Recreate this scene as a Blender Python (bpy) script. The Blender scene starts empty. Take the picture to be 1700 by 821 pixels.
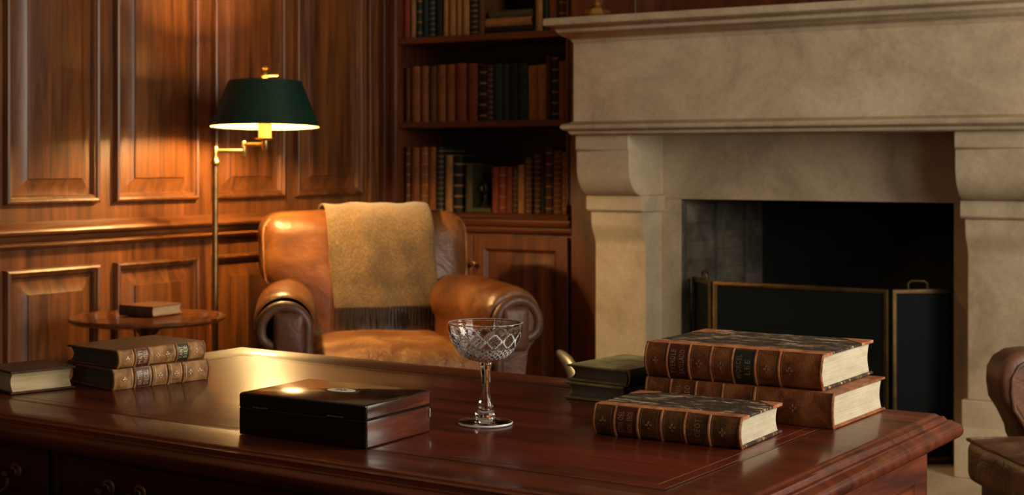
import bpy, bmesh, math, random
from mathutils import Vector, Matrix
from mathutils import noise as mnoise
random.seed(7)
sc = bpy.context.scene
PI = math.pi
R = math.radians

# ------------------------------------------------------------------ camera, world, light, exposure
F, HY, ZC, YAW = 2450.0, 270.0, 1.12, R(32)
CS, SN = math.cos(YAW), math.sin(YAW)
cam_d = bpy.data.cameras.new('camera')
cam = bpy.data.objects.new('camera', cam_d)
sc.collection.objects.link(cam)
cam.location = (0, 0, ZC)
cam.rotation_euler = (PI / 2, 0, YAW)
cam_d.sensor_width = 36
cam_d.lens = F / 1700 * 36
cam_d.shift_y = -(410.5 - HY) / 1700
cam_d.clip_start = 0.05
cam_d.dof.use_dof = True
cam_d.dof.focus_distance = 2.03
cam_d.dof.aperture_fstop = 11.0
sc.camera = cam

sc.view_settings.view_transform = 'Standard'
sc.view_settings.look = 'None'
sc.view_settings.gamma = 1
sc.view_settings.use_curve_mapping = False
sc.view_settings.exposure = 0.0
sc.cycles.use_denoising = True
sc.cycles.max_bounces = 20
sc.cycles.transmission_bounces = 20

LAMP_W, WIN_A_W, WIN_B_W = 155.0, 66.0, 22.0
LAMP_COL = (1.0, 0.63, 0.24)
DAY_COL = (1.0, 0.90, 0.74)
world = bpy.data.worlds.new('world')
sc.world = world
world.use_nodes = True
world.node_tree.nodes['Background'].inputs[0].default_value = (0.9, 0.95, 1.0, 1)
world.node_tree.nodes['Background'].inputs[1].default_value = 0.6

WALL_L, WALL_R, WALL_F, WALL_B, CEIL = -3.85, 1.00, -1.30, 5.66, 2.95
WINS = [(2.55, 3.65, 0.85, 2.45, WIN_A_W), (1.12, 2.17, 0.85, 2.45, WIN_B_W)]
for k, (y0, y1, z0, z1, w) in enumerate(WINS):
    ld = bpy.data.lights.new('window_daylight', 'AREA')
    ld.shape = 'RECTANGLE'
    ld.size, ld.size_y = z1 - z0 - 0.1, y1 - y0 - 0.1
    ld.energy = w
    ld.color = DAY_COL
    lo = bpy.data.objects.new('window_daylight', ld)
    sc.collection.objects.link(lo)
    lo.location = (WALL_R - 0.03, (y0 + y1) / 2, (z0 + z1) / 2)
    lo.rotation_euler = (0, PI / 2, 0)

ADDED_LANCET = (-1.05, -0.75, 1.15, 2.35, 3.5)                # unseen window added behind the viewer to put glints in the glass
ld = bpy.data.lights.new('added_lancet_light', 'AREA')
ld.shape = 'RECTANGLE'
ld.size, ld.size_y = ADDED_LANCET[1] - ADDED_LANCET[0] - .06, ADDED_LANCET[3] - ADDED_LANCET[2] - .06
ld.energy = ADDED_LANCET[4]
ld.color = DAY_COL
lo = bpy.data.objects.new('added_lancet_light', ld)
sc.collection.objects.link(lo)
lo.location = ((ADDED_LANCET[0] + ADDED_LANCET[1]) / 2, WALL_F + .03, (ADDED_LANCET[2] + ADDED_LANCET[3]) / 2)
lo.rotation_euler = (PI / 2, 0, 0)

# ------------------------------------------------------------------ pixel helpers (measured on the photograph)
def atd(px, d):
    l = (px - 850) / F * d
    return (l * CS - d * SN, l * SN + d * CS)
def aty(px, Y):
    r = (px - 850) / F
    return atd(px, Y / (r * SN + CS))
def atx(px, X):
    r = (px - 850) / F
    return atd(px, X / (r * CS - SN))

# ------------------------------------------------------------------ materials
def new_mat(name):
    m = bpy.data.materials.new(name)
    m.use_nodes = True
    nt = m.node_tree
    b = nt.nodes['Principled BSDF']
    return m, nt, b
def coords(nt, scale=(1, 1, 1), rot=(0, 0, 0)):
    tc = nt.nodes.new('ShaderNodeTexCoord')
    mp = nt.nodes.new('ShaderNodeMapping')
    mp.inputs['Scale'].default_value = scale
    mp.inputs['Rotation'].default_value = rot
    nt.links.new(tc.outputs['Object'], mp.inputs['Vector'])
    return mp.outputs['Vector']
def noise(nt, vec, scale, detail=4, rough=0.55, dist=0.0):
    n = nt.nodes.new('ShaderNodeTexNoise')
    n.inputs['Scale'].default_value = scale
    n.inputs['Detail'].default_value = detail
    n.inputs['Roughness'].default_value = rough
    n.inputs['Distortion'].default_value = dist
    nt.links.new(vec, n.inputs['Vector'])
    return n.outputs['Fac']
def ramp(nt, fac, stops):
    r = nt.nodes.new('ShaderNodeValToRGB')
    e = r.color_ramp.elements
    while len(e) < len(stops):
        e.new(0.5)
    for i, (p, c) in enumerate(stops):
        e[i].position = p
        e[i].color = (c[0], c[1], c[2], 1)
    nt.links.new(fac, r.inputs['Fac'])
    return r.outputs['Color']
def bump(nt, b, fac, strength, dist=0.002):
    bp = nt.nodes.new('ShaderNodeBump')
    bp.inputs['Strength'].default_value = strength
    bp.inputs['Distance'].default_value = dist
    nt.links.new(fac, bp.inputs['Height'])
    nt.links.new(bp.outputs['Normal'], b.inputs['Normal'])
def mixc(nt, fac, a, bcol, mode='MIX'):
    m = nt.nodes.new('ShaderNodeMix')
    m.data_type = 'RGBA'
    m.blend_type = mode
    if isinstance(fac, float):
        m.inputs['Factor'].default_value = fac
    else:
        nt.links.new(fac, m.inputs['Factor'])
    for s, v in ((6, a), (7, bcol)):
        if isinstance(v, tuple):
            m.inputs[s].default_value = (v[0], v[1], v[2], 1)
        else:
            nt.links.new(v, m.inputs[s])
    return m.outputs[2]

def wood(name, dark, light, axis='z', rough=0.35, coat=0.3, scale=1.0, bumps=0.1, wear=None):
    m, nt, b = new_mat(name)
    st = {'x': (0.9, 14, 14), 'y': (14, 0.9, 14), 'z': (14, 14, 0.9)}[axis]
    v = coords(nt, tuple(s * scale for s in st))
    n1 = noise(nt, v, 1.6, 6, 0.6, 0.9)
    fine = noise(nt, coords(nt, tuple(s * scale * 6 for s in st)), 2.0, 3, 0.6)
    mid = tuple((a + c) / 2 for a, c in zip(dark, light))
    col = ramp(nt, n1, [(0.33, dark), (0.5, mid), (0.68, light)])
    fcol = ramp(nt, fine, [(0.3, (0.62, 0.6, 0.58)), (0.65, (1, 1, 1))])
    col = mixc(nt, 0.55, col, fcol, 'MULTIPLY')
    nt.links.new(col, b.inputs['Base Color'])
    b.inputs['Roughness'].default_value = rough
    b.inputs['Coat Weight'].default_value = coat
    b.inputs['Coat Roughness'].default_value = rough * 0.6
    bump(nt, b, fine, bumps, 0.001)
    return m
def leather(name, dark, mid, light, rough=0.38, scale=6.0, crease=0.25, fine=220):
    m, nt, b = new_mat(name)
    if fine > 300: b.inputs['Specular IOR Level'].default_value = 0.22
    v = coords(nt)
    n1 = noise(nt, v, scale, 6, 0.62, 0.6)
    col = ramp(nt, n1, [(0.28, dark), (0.5, mid), (0.74, light)])
    nt.links.new(col, b.inputs['Base Color'])
    rr = nt.nodes.new('ShaderNodeMapRange')
    rr.inputs[3].default_value = rough * 0.8
    rr.inputs[4].default_value = rough * 1.3
    nt.links.new(n1, rr.inputs[0])
    nt.links.new(rr.outputs[0], b.inputs['Roughness'])
    vo = nt.nodes.new('ShaderNodeTexVoronoi')
    vo.inputs['Scale'].default_value = fine
    nt.links.new(v, vo.inputs['Vector'])
    n2 = noise(nt, v, scale * 5, 5, 0.6, 1.2)
    ad = nt.nodes.new('ShaderNodeMath')
    ad.operation = 'MULTIPLY_ADD'
    ad.inputs[1].default_value = 0.25
    nt.links.new(vo.outputs['Distance'], ad.inputs[0])
    nt.links.new(n2, ad.inputs[2])
    big = noise(nt, v, scale * 1.3, 3, 0.55, 3.0)
    ad2 = nt.nodes.new('ShaderNodeMath')
    ad2.operation = 'MULTIPLY_ADD'
    ad2.inputs[1].default_value = 2.2 if fine < 300 else 0.2
    nt.links.new(big, ad2.inputs[0])
    nt.links.new(ad.outputs[0], ad2.inputs[2])
    bump(nt, b, ad2.outputs[0], crease, 0.006)
    return m
def plain(name, col, rough=0.5, metal=0.0, var=0.25, scale=12, bumps=0.0):
    m, nt, b = new_mat(name)
    n = noise(nt, coords(nt), scale, 4, 0.6)
    d = tuple(c * (1 - var) for c in col)
    l = tuple(min(1, c * (1 + var)) for c in col)
    nt.links.new(ramp(nt, n, [(0.3, d), (0.7, l)]), b.inputs['Base Color'])
    b.inputs['Roughness'].default_value = rough
    b.inputs['Metallic'].default_value = metal
    if bumps:
        bump(nt, b, n, bumps, 0.003)
    return m

M = {}
M['wall_wood'] = wood('mahogany_panelling', (0.065, 0.019, 0.005), (0.25, 0.084, 0.019), 'z', 0.42, 0.2)
M['rail_wood'] = wood('mahogany_rail', (0.09, 0.028, 0.007), (0.27, 0.090, 0.021), 'y', 0.40, 0.25)
M['case_wood'] = wood('mahogany_bookcase', (0.055, 0.013, 0.004), (0.17, 0.043, 0.013), 'z', 0.42, 0.2)
M['case_shade'] = wood('shade_darkened_case_back', (0.012, 0.005, 0.003), (0.035, 0.012, 0.006), 'z', 0.6, 0.0)  # near-black back panel: the shade between the deep shelves is painted in
M['shelf_wood'] = wood('mahogany_shelf', (0.060, 0.014, 0.005), (0.16, 0.040, 0.013), 'x', 0.45, 0.15)
M['desk_top'] = wood('polished_desk_mahogany', (0.050, 0.009, 0.003), (0.170, 0.034, 0.010), 'x', 0.25, 0.22, 1.2, 0.28)
_b = M['desk_top'].node_tree.nodes['Principled BSDF']
_b.inputs['Roughness'].default_value = 0.36
_b.inputs['Specular IOR Level'].default_value = 0.22
_b.inputs['Coat Weight'].default_value = 0.30
_b.inputs['Coat Roughness'].default_value = 0.12
M['desk_leather'] = wood('red_desk_leather', (0.055, 0.008, 0.004), (0.165, 0.025, 0.010), 'x', 0.30, 0.2, 1.0, 0.30)
_b = M['desk_leather'].node_tree.nodes['Principled BSDF']
_b.inputs['Specular IOR Level'].default_value = 0.22
_b.inputs['Coat Weight'].default_value = 0.26
_b.inputs['Coat Roughness'].default_value = 0.12
M['desk_side'] = wood('desk_mahogany', (0.055, 0.009, 0.004), (0.52, 0.115, 0.025), 'y', 0.38, 0.1, 0.5)
M['desk_dark'] = wood('dark_desk_mahogany', (0.018, 0.005, 0.003), (0.055, 0.014, 0.006), 'x', 0.3, 0.3)
M['table_wood'] = wood('side_table_mahogany', (0.09, 0.025, 0.008), (0.25, 0.075, 0.02), 'x', 0.16, 0.5)
M['floor_wood'] = wood('dark_floor_boards', (0.035, 0.016, 0.008), (0.09, 0.04, 0.018), 'y', 0.4, 0.2)
M['box_black'] = wood('ebony_box', (0.006, 0.004, 0.003), (0.020, 0.011, 0.007), 'x', 0.16, 0.5)
M['box_red'] = wood('coromandel_box_end', (0.020, 0.007, 0.005), (0.17, 0.040, 0.020), 'y', 0.22, 0.4, 2.2)
M['ceiling'] = plain('plaster_ceiling', (0.35, 0.30, 0.24), 0.9, 0, 0.05)
M['wall_plain'] = plain('brown_painted_wall', (0.10, 0.045, 0.022), 0.7, 0, 0.1)
M['leather'] = leather('tan_leather', (0.050, 0.016, 0.006), (0.155, 0.052, 0.014), (0.33, 0.132, 0.036), 0.32, 5.0, 0.28)
M['leather_dark'] = leather('brown_leather_facing', (0.060, 0.022, 0.011), (0.115, 0.043, 0.021), (0.19, 0.078, 0.038), 0.42, 9.0, 0.2)
M['leather_seat'] = leather('worn_seat_leather', (0.13, 0.042, 0.011), (0.30, 0.115, 0.030), (0.60, 0.32, 0.10), 0.33, 8.0, 0.8)
M['leather_brown'] = leather('old_brown_leather', (0.045, 0.020, 0.010), (0.11, 0.050, 0.024), (0.24, 0.115, 0.058), 0.42, 9.0, 0.3)
M['brass'] = plain('brass', (0.62, 0.42, 0.16), 0.28, 1.0, 0.15)
M['brass_pale'] = plain('pale_brass', (0.74, 0.55, 0.26), 0.4, 0.75, 0.3, 40)
M['old_brass'] = plain('aged_brass', (0.30, 0.20, 0.085), 0.38, 1.0, 0.3, 30)
M['screen_brass'] = plain('dull_screen_brass', (0.10, 0.066, 0.030), 0.5, 1.0, 0.3, 20)
M['steel'] = plain('steel_hinge', (0.55, 0.52, 0.48), 0.3, 1.0, 0.1)
M['silver'] = plain('ivory_inlay', (0.78, 0.72, 0.60), 0.35, 0.0, 0.08)
M['black'] = plain('black_iron', (0.008, 0.008, 0.008), 0.5, 0.3, 0.2)
M['mesh_screen'] = plain('dark_screen_mesh', (0.004, 0.007, 0.008), 0.6, 0.0, 0.2)
M['mesh_screen'].node_tree.nodes['Principled BSDF'].inputs['Specular IOR Level'].default_value = 0.12
M['gold'] = plain('gilt_tooling', (0.60, 0.40, 0.17), 0.45, 0.5, 0.3, 300)
M['gold_pale'] = plain('pale_gilt_tooling', (0.58, 0.42, 0.22), 0.5, 0.2, 0.25, 300)
M['gold_dim'] = plain('dim_gilt_tooling', (0.42, 0.25, 0.12), 0.5, 0.4, 0.4, 300)
M['tooling'] = plain('worn_gilt_line', (0.20, 0.075, 0.028), 0.35, 0.3, 0.5, 60)
M['tooling_dark'] = plain('dark_tooled_line', (0.035, 0.008, 0.004), 0.3, 0.0, 0.5, 60)
M['cream'] = plain('cream_enamel', (0.56, 0.42, 0.19), 0.5, 0, 0.03)
M['shade_green'] = plain('green_enamel', (0.004, 0.030, 0.020), 0.4, 0, 0.15)
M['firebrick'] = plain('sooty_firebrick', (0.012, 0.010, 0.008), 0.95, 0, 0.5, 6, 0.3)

def stone():
    m, nt, b = new_mat('carved_limestone')
    v = coords(nt)
    a = noise(nt, v, 2.6, 7, 0.66, 0.6)
    f = noise(nt, v, 60, 4, 0.7)
    col = ramp(nt, a, [(0.28, (0.31, 0.23, 0.145)), (0.5, (0.50, 0.395, 0.265)), (0.72, (0.66, 0.55, 0.395))])
    fc = ramp(nt, f, [(0.32, (0.80, 0.78, 0.75)), (0.6, (1, 1, 1))])
    nt.links.new(mixc(nt, 0.6, col, fc, 'MULTIPLY'), b.inputs['Base Color'])
    b.inputs['Roughness'].default_value = 0.82
    ad = nt.nodes.new('ShaderNodeMath')
    ad.operation = 'MULTIPLY_ADD'
    ad.inputs[1].default_value = 0.3
    nt.links.new(f, ad.inputs[0])
    nt.links.new(noise(nt, v, 11, 5, 0.6), ad.inputs[2])
    bump(nt, b, ad.outputs[0], 0.25, 0.006)
    return m
M['stone'] = stone()

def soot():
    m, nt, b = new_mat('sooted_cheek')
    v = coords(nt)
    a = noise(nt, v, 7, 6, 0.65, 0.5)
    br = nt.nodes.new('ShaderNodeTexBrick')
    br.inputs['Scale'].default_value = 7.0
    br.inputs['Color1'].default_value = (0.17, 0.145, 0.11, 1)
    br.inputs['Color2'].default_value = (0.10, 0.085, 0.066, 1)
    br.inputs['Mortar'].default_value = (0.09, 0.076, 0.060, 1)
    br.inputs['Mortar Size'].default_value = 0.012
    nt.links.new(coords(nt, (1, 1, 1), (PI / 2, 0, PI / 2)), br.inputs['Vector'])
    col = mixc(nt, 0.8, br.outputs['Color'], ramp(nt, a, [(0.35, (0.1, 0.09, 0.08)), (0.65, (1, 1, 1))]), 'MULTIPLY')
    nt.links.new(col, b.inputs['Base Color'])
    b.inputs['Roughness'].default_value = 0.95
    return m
M['soot'] = soot()

def wool():
    m, nt, b = new_mat('mustard_wool')
    v = coords(nt)
    a = noise(nt, v, 7, 4, 0.6)
    f = noise(nt, coords(nt, (1, 1, 1)), 190, 3, 0.7)
    wv = nt.nodes.new('ShaderNodeTexWave')
    wv.inputs['Scale'].default_value = 95
    wv.inputs['Distortion'].default_value = 3
    nt.links.new(coords(nt, (1, 1, 1), (0, 0.7, 0)), wv.inputs['Vector'])
    col = ramp(nt, f, [(0.3, (0.090, 0.048, 0.016)), (0.5, (0.18, 0.104, 0.036)), (0.7, (0.33, 0.21, 0.085))])
    c2 = ramp(nt, a, [(0.36, (0.50, 0.47, 0.46)), (0.62, (1, 1, 1))])
    nt.links.new(mixc(nt, 0.8, col, c2, 'MULTIPLY'), b.inputs['Base Color'])
    b.inputs['Roughness'].default_value = 0.95
    b.inputs['Sheen Weight'].default_value = 0.35
    b.inputs['Sheen Roughness'].default_value = 0.5
    ad = nt.nodes.new('ShaderNodeMath')
    ad.operation = 'ADD'
    nt.links.new(f, ad.inputs[0])
    nt.links.new(wv.outputs['Fac'], ad.inputs[1])
    bump(nt, b, ad.outputs[0], 0.5, 0.002)
    return m
M['wool'] = wool()
M['fringe'] = plain('dark_wool_fringe', (0.030, 0.020, 0.012), 0.95, 0, 0.4, 60)

def pages(name, c1, c2, lines=900):
    m, nt, b = new_mat(name)
    f = noise(nt, coords(nt, (6, 6, lines)), 1.0, 3, 0.6)
    a = noise(nt, coords(nt, (20, 20, 60)), 1.0, 5, 0.65)
    col = ramp(nt, f, [(0.3, c1), (0.62, c2)])
    nt.links.new(mixc(nt, 0.5, col, ramp(nt, a, [(0.3, (0.62, 0.56, 0.46)), (0.6, (1, 1, 1))]), 'MULTIPLY'), b.inputs['Base Color'])
    b.inputs['Roughness'].default_value = 0.9
    bump(nt, b, f, 0.35, 0.001)
    return m
M['pages'] = pages('aged_pages', (0.46, 0.40, 0.285), (0.60, 0.53, 0.385))
M['pages_warm'] = pages('yellowed_pages', (0.48, 0.37, 0.20), (0.62, 0.49, 0.28))
M['pages_dark'] = pages('browned_pages', (0.045, 0.036, 0.022), (0.12, 0.098, 0.062))
M['pages_grey'] = pages('dusty_pages', (0.10, 0.078, 0.055), (0.24, 0.19, 0.14))
def marble():
    m, nt, b = new_mat('marbled_paper')
    v = coords(nt, (7, 16, 7))
    a = noise(nt, v, 2.0, 8, 0.7, 1.6)
    s = noise(nt, coords(nt, (9, 30, 9)), 3.0, 6, 0.72, 1.0)
    big = noise(nt, coords(nt, (9, 14, 9)), 2.0, 4, 0.6)
    col = ramp(nt, a, [(0.34, (0.008, 0.007, 0.007)), (0.46, (0.060, 0.036, 0.022)), (0.55, (0.014, 0.013, 0.014)), (0.68, (0.28, 0.18, 0.10))])
    mk = nt.nodes.new('ShaderNodeMath')
    mk.operation = 'MULTIPLY'
    nt.links.new(ramp(nt, s, [(0.53, (0, 0, 0)), (0.60, (1, 1, 1))]), mk.inputs[0])
    nt.links.new(ramp(nt, big, [(0.40, (0.10, 0.10, 0.10)), (0.56, (1, 1, 1))]), mk.inputs[1])
    col = mixc(nt, mk.outputs[0], col, (0.52, 0.37, 0.21))
    nt.links.new(col, b.inputs['Base Color'])
    b.inputs['Roughness'].default_value = 0.62
    b.inputs['Specular IOR Level'].default_value = 0.15
    return m
M['marble'] = marble()
M['russet'] = leather('russet_calf', (0.085, 0.024, 0.008), (0.25, 0.076, 0.024), (0.44, 0.165, 0.058), 0.42, 34, 0.3, 500)
M['russet_edge'] = leather('rubbed_calf', (0.18, 0.055, 0.020), (0.39, 0.135, 0.050), (0.60, 0.28, 0.12), 0.5, 50, 0.3, 500)
M['brown_calf'] = leather('brown_calf', (0.050, 0.021, 0.007), (0.145, 0.058, 0.017), (0.28, 0.115, 0.036), 0.42, 34, 0.3, 500)
M['tan_calf'] = leather('tan_mottled_calf', (0.10, 0.038, 0.012), (0.32, 0.15, 0.052), (0.52, 0.29, 0.12), 0.4, 55, 0.3, 500)
M['board_brown'] = leather('dark_brown_calf_board', (0.070, 0.028, 0.012), (0.15, 0.062, 0.025), (0.24, 0.11, 0.048), 0.42, 18, 0.2, 400)
M['board_dark'] = leather('umber_cloth_board', (0.035, 0.015, 0.009), (0.065, 0.027, 0.015), (0.10, 0.045, 0.024), 0.5, 18, 0.2, 400)
M['green_board'] = leather('olive_cloth_board', (0.11, 0.10, 0.038), (0.28, 0.24, 0.10), (0.50, 0.40, 0.18), 0.5, 30, 0.2, 400)
M['green_spine'] = leather('dark_green_leather', (0.008, 0.010, 0.006), (0.016, 0.018, 0.010), (0.035, 0.032, 0.016), 0.5, 24, 0.2, 400)
M['label_red'] = plain('maroon_title_label', (0.115, 0.022, 0.016), 0.45, 0, 0.3, 60)
M['label_plum'] = plain('plum_title_label', (0.085, 0.022, 0.022), 0.45, 0, 0.3, 60)
M['label_green'] = plain('green_title_label', (0.022, 0.028, 0.014), 0.45, 0, 0.3, 60)
def emis(name, col, s):
    m, nt, b = new_mat(name)
    b.inputs['Base Color'].default_value = (*col, 1)
    b.inputs['Emission Color'].default_value = (*col, 1)
    b.inputs['Emission Strength'].default_value = s
    return m
M['bulb'] = emis('lit_bulb', (1.0, 0.62, 0.26), 14)
def glassm(name, rough=0.0, ior=1.52):
    m, nt, b = new_mat(name)
    b.inputs['Transmission Weight'].default_value = 1
    b.inputs['Roughness'].default_value = rough
    b.inputs['IOR'].default_value = ior
    b.inputs['Base Color'].default_value = (1, 1, 1, 1)
    return m
M['crystal'] = glassm('cut_crystal')
M['cut'] = glassm('ground_cuts_and_rim_glint', 0.25)  # whitish ground cuts; also the painted highlight on rim and foot
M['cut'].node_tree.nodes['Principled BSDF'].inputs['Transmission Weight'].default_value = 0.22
M['pane'] = glassm('window_glass', 0.0, 1.1)

# ------------------------------------------------------------------ mesh kit
class MB:
    def __init__(self, off=(0, 0, 0)):
        self.v, self.f, self.o = [], [], off
    def add(self, verts, faces):
        n = len(self.v)
        ox, oy, oz = self.o
        self.v += [(x - ox, y - oy, z - oz) for x, y, z in verts]
        self.f += [tuple(i + n for i in f) for f in faces]
        return self
    def box(self, x0, x1, y0, y1, z0, z1):
        vs = [(x, y, z) for x in (x0, x1) for y in (y0, y1) for z in (z0, z1)]
        return self.add(vs, [(0, 1, 3, 2), (4, 6, 7, 5), (0, 4, 5, 1), (2, 3, 7, 6), (0, 2, 6, 4), (1, 5, 7, 3)])
    def loops(self, loops, cap0=True, cap1=True, closed=True):
        n = len(loops[0])
        vs = [p for l in loops for p in l]
        fs = []
        for i in range(len(loops) - 1):
            for j in range(n if closed else n - 1):
                k = (j + 1) % n
                fs.append((i * n + j, i * n + k, (i + 1) * n + k, (i + 1) * n + j))
        if cap0: fs.append(tuple(range(n)))
        if cap1: fs.append(tuple((len(loops) - 1) * n + j for j in range(n)))
        return self.add(vs, fs)
    def rect(self, f, a0, a1, b0, b1, prof, cap0=False, cap1=True):
        """sweep a profile of (inset, height) round a rectangle in the plane mapped by f(a, b, n)"""
        ls = []
        for i, h in prof:
            ls.append([f(a0 + i, b0 + i, h), f(a1 - i, b0 + i, h), f(a1 - i, b1 - i, h), f(a0 + i, b1 - i, h)])
        return self.loops(ls, cap0, cap1)
    def lathe(self, prof, c=(0, 0, 0), n=32, mat=None):
        ls = []
        for r, z in prof:
            l = []
            for k in range(n):
                t = 2 * PI * k / n
                p = Vector((r * math.cos(t), r * math.sin(t), z))
                if mat: p = mat @ p
                l.append((p.x + c[0], p.y + c[1], p.z + c[2]))
            ls.append(l)
        return self.loops(ls)
    def tube(self, path, r, n=10, closed=False):
        pts = [Vector(p) for p in path]
        rs = r if isinstance(r, (list, tuple)) else [r] * len(pts)
        ls = []
        up = None
        m = len(pts)
        for i, p in enumerate(pts):
            a = pts[(i - 1) % m] if (closed or i > 0) else p
            b = pts[(i + 1) % m] if (closed or i < m - 1) else p
            t = (b - a).normalized()
            if up is None:
                up = Vector((0, 0, 1)) if abs(t.z) < 0.9 else Vector((1, 0, 0))
            s = t.cross(up)
            if s.length < 1e-6: s = t.cross(Vector((0.3, 1, 0.2)))
            s.normalize()
            up = s.cross(t).normalized()
            ls.append([tuple(p + rs[i] * (math.cos(2 * PI * k / n) * s + math.sin(2 * PI * k / n) * up)) for k in range(n)])
        if closed:
            return self.loops(ls + [ls[0]], False, False)
        return self.loops(ls)
    def prism(self, poly, f, a0, a1):
        """polygon of (p, q) swept along a: f(a, p, q)"""
        return self.loops([[f(a0, p, q) for p, q in poly], [f(a1, p, q) for p, q in poly]])
    def rbox(self, c, s, r, n=10, puff=(0, 0, 0), fn=None):
        """rounded, optionally crowned box (cushion)"""
        hx, hy, hz = s[0] / 2, s[1] / 2, s[2] / 2
        idx, vs, fs = {}, [], []
        def pt(u, v, w):
            key = (round(u * n), round(v * n), round(w * n))
            if key in idx: return idx[key]
            def sp(t):
                t = 2 * t - 1
                return math.copysign(abs(t) ** 0.7, t)
            x, y, z = sp(u) * hx, sp(v) * hy, sp(w) * hz
            ix, iy, iz = (max(-h + r, min(h - r, q)) for h, q in ((hx, x), (hy, y), (hz, z)))
            d = Vector((x - ix, y - iy, z - iz))
            if d.length > 1e-9:
                d = d.normalized() * r
            px, py, pz = ix + d.x, iy + d.y, iz + d.z
            ux, uy, uz = px / hx, py / hy, pz / hz
            px += puff[0] * ux * (1 - uy * uy) * (1 - uz * uz)
            py += puff[1] * uy * (1 - ux * ux) * (1 - uz * uz)
            pz += puff[2] * uz * (1 - ux * ux) * (1 - uy * uy)
            q = (px + c[0], py + c[1], pz + c[2])
            if fn: q = fn(*q)
            idx[key] = len(vs)
            vs.append(q)
            return idx[key]
        for ax in range(3):
            for side in (0, 1):
                for i in range(n):
                    for j in range(n):
                        q = []
                        for di, dj in ((0, 0), (1, 0), (1, 1), (0, 1)):
                            t = [0, 0, 0]
                            t[ax] = side
                            t[(ax + 1) % 3] = (i + di) / n
                            t[(ax + 2) % 3] = (j + dj) / n
                            q.append(pt(*t))
                        if len(set(q)) == 4: fs.append(tuple(q))
        return self.add(vs, fs)
    def build(self, name, mat, parent=None, angle=35, bevel=0, subd=0, rot=None, loc=None):
        me = bpy.data.meshes.new(name)
        me.from_pydata(self.v, [], self.f)
        bm = bmesh.new()
        bm.from_mesh(me)
        bmesh.ops.recalc_face_normals(bm, faces=bm.faces)
        bm.to_mesh(me)
        bm.free()
        for p in me.polygons: p.use_smooth = True
        me.set_sharp_from_angle(angle=R(angle))
        me.materials.append(mat)
        o = bpy.data.objects.new(name, me)
        sc.collection.objects.link(o)
        if parent: o.parent = parent
        if loc: o.location = loc
        if rot: o.rotation_euler = rot
        if bevel:
            b = o.modifiers.new('bevel', 'BEVEL')
            b.width = bevel
            b.segments = 3
            b.limit_method = 'ANGLE'
            b.angle_limit = R(40)
        if subd:
            s = o.modifiers.new('subd', 'SUBSURF')
            s.levels = s.render_levels = subd
        return o

def thing(name, label, cat, loc=(0, 0, 0), rz=0, group=None):
    o = bpy.data.objects.new(name, None)
    sc.collection.objects.link(o)
    o.empty_display_size = 0.1
    o.location = loc
    o.rotation_euler = (0, 0, rz)
    return tag(o, label, cat, group)
def tag(o, label, cat, group=None, kind=None):
    o['label'] = label
    o['category'] = cat
    if group: o['group'] = group
    if kind: o['kind'] = kind
    return o
def struct(o, label, cat):
    return tag(o, label, cat, None, 'structure')
def arc(cx, cy, r, a0, a1, n):
    return [(cx + r * math.cos(R(a0 + (a1 - a0) * k / n)), cy + r * math.sin(R(a0 + (a1 - a0) * k / n))) for k in range(n + 1)]

# ------------------------------------------------------------------ room shell
struct(MB().box(WALL_L - .1, WALL_R + .1, WALL_F - .1, WALL_B + .1, -0.1, 0).build('floor', M['floor_wood']), 'dark polished timber floor of the study', 'floor')
struct(MB().box(WALL_L - .1, WALL_R + .1, WALL_F - .1, WALL_B + .1, CEIL, CEIL + .1).build('ceiling', M['ceiling']), 'plaster ceiling of the study', 'ceiling')
struct(MB().box(WALL_L - .1, WALL_R + .1, WALL_B, WALL_B + .1, 0, CEIL).build('wall_back', M['wall_plain']), 'dark wall behind the bookcase and fireplace', 'wall')
wf = MB()
wf.box(WALL_L - .1, ADDED_LANCET[0], WALL_F - .1, WALL_F, 0, CEIL)
wf.box(ADDED_LANCET[1], WALL_R + .1, WALL_F - .1, WALL_F, 0, CEIL)
wf.box(ADDED_LANCET[0], ADDED_LANCET[1], WALL_F - .1, WALL_F, 0, ADDED_LANCET[2])
wf.box(ADDED_LANCET[0], ADDED_LANCET[1], WALL_F - .1, WALL_F, ADDED_LANCET[3], CEIL)
fr = MB()
fr.rect(lambda a, b, n: (a, WALL_F - .05 - n, b), ADDED_LANCET[0], ADDED_LANCET[1], ADDED_LANCET[2], ADDED_LANCET[3], [(0, 0), (0, .04), (.03, .04), (.03, 0)], False, False)
wo = struct(fr.build('window_3', M['cream']), 'added narrow window behind the viewer, for glints in the glass', 'window')  # added frame around the unseen light behind the viewer
MB().box(ADDED_LANCET[0] + .02, ADDED_LANCET[1] - .02, WALL_F - .072, WALL_F - .068, ADDED_LANCET[2] + .02, ADDED_LANCET[3] - .02).build('pane', M['pane'], wo)
struct(wf.build('wall_front', M['wall_plain']), 'dark wall behind the viewer', 'wall')
wr = MB()
ys = [WALL_F, WINS[1][0], WINS[1][1], WINS[0][0], WINS[0][1], WALL_B]
for i in range(5):
    if i in (1, 3):
        wr.box(WALL_R, WALL_R + .1, ys[i], ys[i + 1], 0, WINS[0][2])
        wr.box(WALL_R, WALL_R + .1, ys[i], ys[i + 1], WINS[0][3], CEIL)
    else:
        wr.box(WALL_R, WALL_R + .1, ys[i], ys[i + 1], 0, CEIL)
struct(wr.build('wall_right', M['wall_plain']), 'dark wall with two tall windows', 'wall')
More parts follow.
